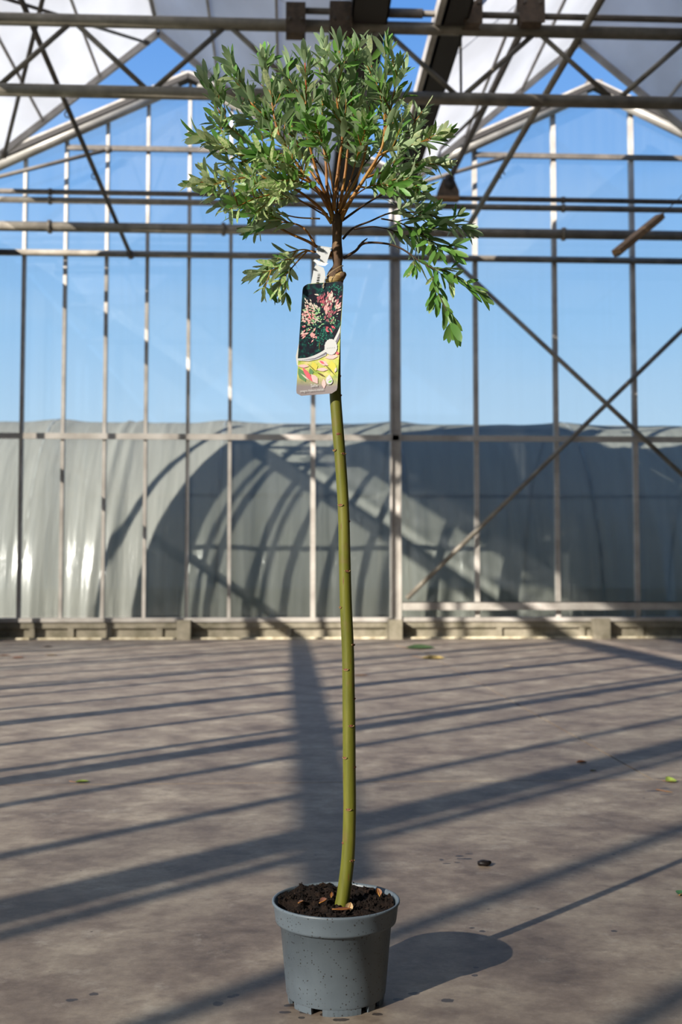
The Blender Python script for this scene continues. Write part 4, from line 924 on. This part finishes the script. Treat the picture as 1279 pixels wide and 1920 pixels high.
strip(MB(), [((597, 466), (621, 470), .012), ((597, 462), (622, 465), .006), ((596.5, 460.5), (622.5, 464), -.003), ((595, 463), (621.5, 466), -.010), ((593.5, 468), (619.5, 473), -.014), ((593, 473.5), (617, 480), -.015), ((601, 480), (615, 486), -.0155), ((599, 492), (612, 497), -.017)]).build('loop_band', mtag, bt)
strip(MB(), [((592, 484), (585, 489.5), -.013), ((598, 489), (594, 496), -.016), ((607, 493), (604, 498.5), -.018), ((616, 493.5), (610, 498.5), -.020)]).build('locking_flap', mtag, bt)
strip(MB(), [((593, 495.5), (607, 502), -.0165), ((588.5, 503), (609.5, 510), -.0175), ((586, 518), (610, 520), -.0185), ((582.5, 535), (607, 535), -.0190), ((581, 548), (606, 548), -.0190)]).build('tail', mtag, bt)
bc = MB()
for k, (wd) in enumerate((.5, .8, .5, 1.1, .6, 1.3, .7, 1.5, .8)):
    y = 513 + k * 2.3; x = 595.5 - k * .35
    vs = [P(x + q, yy, -.0197) for q, yy in ((0, y), (5, y - .6), (5, y - .6 + wd), (0, y + wd))]; bc.add(vs, [(0, 1, 2, 3)])
bc.build('barcode', mblk, bt)
ln = MB()
for k in range(5):
    x = 597 + k * 2.4; dyy = -.0152; vs = [P(x + q, yy, dyy) for q, yy in ((0, 464.5), (.8, 464.7), (-.4, 472), (-1.2, 471.8))]; ln.add(vs, [(0, 1, 2, 3)])
for k in range(3):
    x = 609 + k * 1.6; vs = [P(x + q, yy, -.0162) for q, yy in ((0, 472), (.7, 472.2), (0, 475.6), (-.7, 475.4))]; ln.add(vs, [(0, 1, 2, 3)])
ln.build('small_print', flat('tag_grey_ink', (130, 132, 144)), bt)

# ================================================================== LITTER ON SOIL AND FLOOR
def scrap(name, at_, size, color, label, cat, rot=0.0, curl=.3, tilt=(0, 0), wd=.22, stalk=False, under=None):
    """a fallen leaf: curled blade, midrib and stalk"""
    e = empty(name, tuple(at_), label=label, cat=cat); color = [int(q * .84) for q in color]; mt = base_mat(name + '_blade', srgb(*color), .6)
    noise_color(mt, [(.35, srgb(*[int(q * .75) for q in color])), (.65, srgb(*color))], 60, 4)
    rows = [(-.5, .04), (-.36, .55), (-.15, 1), (.1, 1), (.33, .62), (.5, .04)]; m_ = MB(); m_.smooth = True; T = Matrix.Translation(at_) @ Matrix.Rotation(rot, 4, 'Z') @ Matrix.Rotation(tilt[0], 4, 'X') @ Matrix.Rotation(tilt[1], 4, 'Y')
    vs = []
    for t, k in rows:
        for s_ in (-1, -.5, 0, .5, 1): vs.append(T @ Vector((t * size, s_ * wd * k * size, (abs(s_) ** 2 * wd * k * curl + .35 * curl * t * t) * size + .001)))
    m_.add(vs, [(i * 5 + j, (i + 1) * 5 + j, (i + 1) * 5 + j + 1, i * 5 + j + 1) for i in range(5) for j in range(4)]); m_.build('blade', mt, e, fix=False)
    MB().tube([T @ Vector((t * size, 0, .35 * curl * t * t * size + .0016)) for t in ((-.85 if stalk else -.55), -.3, 0, .3, .48)], [.0011, .001, .0009, .0007, .0004], 5).build('midrib', mtwig, e)
    return e
zs = HP - .010
def onsoil(px, py):
    p = onZ(px, py, zs); x, y = p.x - LOC.x, p.y - LOC.y; return Vector((p.x, p.y, soil_z(x, y) + .006))
scrap('dry_leaf_scrap', onsoil(655, 1704), .02, (226, 190, 140), 'pale cream dry leaf scrap upright on the soil right of the stem', 'leaf', 1.3, .8, (.2, -.9), .35)
scrap('dry_leaf_scrap', onsoil(642, 1709), .034, (126, 66, 48), 'long red brown dry leaf lying on the soil at the stem foot', 'leaf', .12, .3, (.2, 0), .16)
scrap('dry_leaf_scrap', onsoil(607, 1701), .016, (150, 96, 76), 'curled brown dry leaf on the soil left of the stem', 'leaf', .5, .9, (.3, -.4), .35)
scrap('dry_leaf_scrap', onsoil(709, 1690), .017, (172, 116, 78), 'orange brown dry leaf standing on the soil near the right rim', 'leaf', 1.9, .6, (0, -.8), .35)
scrap('dry_leaf_scrap', onsoil(565, 1701), .011, (140, 100, 92), 'small mauve brown scrap on the soil near the left front rim', 'leaf', .4, .6, (0, -.3), .4)
scrap('dry_leaf_scrap', onsoil(622, 1687), .011, (138, 84, 56), 'small orange scrap on the soil just behind the stem', 'leaf', 1.4, .6, (0, -.8), .3)
def onfl(px, py): return onZ(px, py, 0) + Vector((0, 0, .001))
scrap('fallen_leaf', onfl(788, 1217), .32, (62, 88, 50), 'long dark green leaf on the concrete near the end wall', 'leaf', .15, .45, (.25, 0), .2, True)
scrap('fallen_leaf', onfl(812, 1236), .22, (168, 146, 86), 'yellow brown leaf on the floor in front of the dark green one', 'leaf', -.2, .5, (.25, 0), .2, True)
scrap('fallen_leaf', onfl(154, 1468), .055, (128, 148, 62), 'small green leaf lying on the floor joint at the left', 'leaf', .3, .5, (0, 0), .26, True)
scrap('fallen_leaf', onfl(1091, 1431), .045, (126, 74, 40), 'brown dry leaf at the edge of a floor shadow on the right', 'leaf', .1, .5, (0, 0), .34)
scrap('fallen_leaf', onfl(1113, 1446), .03, (122, 132, 62), 'tiny olive leaf just below the brown leaf on the right', 'leaf', .4, .3, (0, 0), .3)
scrap('fallen_leaf', onfl(1258, 1466), .055, (182, 206, 96), 'bright yellow green leaf on the floor near the right edge', 'leaf', .5, .5, (.3, 0), .36, True)
scrap('fallen_leaf', onfl(1280, 1677), .045, (84, 140, 92), 'blue green leaf cut by the right edge of the photo', 'leaf', .9, .3, (0, 0), .34)
scrap('fallen_leaf', onfl(1250, 1485), .05, (150, 118, 70), 'thin brown stalk beside the bright yellow green leaf', 'twig', -.9, .05, (0, 0), .04, True)
scrap('fallen_leaf', onfl(677, 1267), .12, (178, 142, 112), 'tan leaf on the far floor just right of the stem', 'leaf', .2, .2, (0, 0), .25)
scrap('fallen_leaf', onfl(954, 1250), .08, (222, 204, 178), 'pale cream scrap on the far floor right of the middle', 'leaf', .2, .2, (0, 0), .3)
for k, (px, py, c_, lb) in enumerate(((8, 1230, (120, 78, 56), 'dark brown dry leaf at the far left edge of the floor'), (34, 1234, (166, 104, 74), 'orange brown dry leaf beside the dark one at far left'), (97, 1229, (214, 182, 140), 'pale tan dry leaf on the far left floor'), (90, 1213, (100, 80, 70), 'small dark scrap near the plinth at left'))):
    scrap('fallen_leaf', onfl(px, py), .12, c_, lb, 'leaf', .3 * k, .3, (0, 0), .25)
# wet clod of soil
cl = onfl(908, 1623); ce_ = MB(); ce_.smooth = True; vs = []
for i in range(7):
    t = i / 6 * math.pi
    for j in range(12):
        q = j * math.pi / 6; d = Vector((math.sin(t) * math.cos(q) * .019, math.sin(t) * math.sin(q) * .014, math.cos(t) * .008)); vs.append(cl + d * (1 + .35 * noise.noise(d * 120)) + Vector((0, 0, .006)))
ce_.add(vs, [(i * 12 + j, i * 12 + (j + 1) % 12, (i + 1) * 12 + (j + 1) % 12, (i + 1) * 12 + j) for i in range(6) for j in range(12)])
mwet = base_mat('wet_soil', srgb(20, 15, 14), .5, 0, .25)
tag(ce_.build('soil_clod', mwet, None, tuple(cl)), 'dark wet soil clod on the floor right of the stem', 'soil clod')
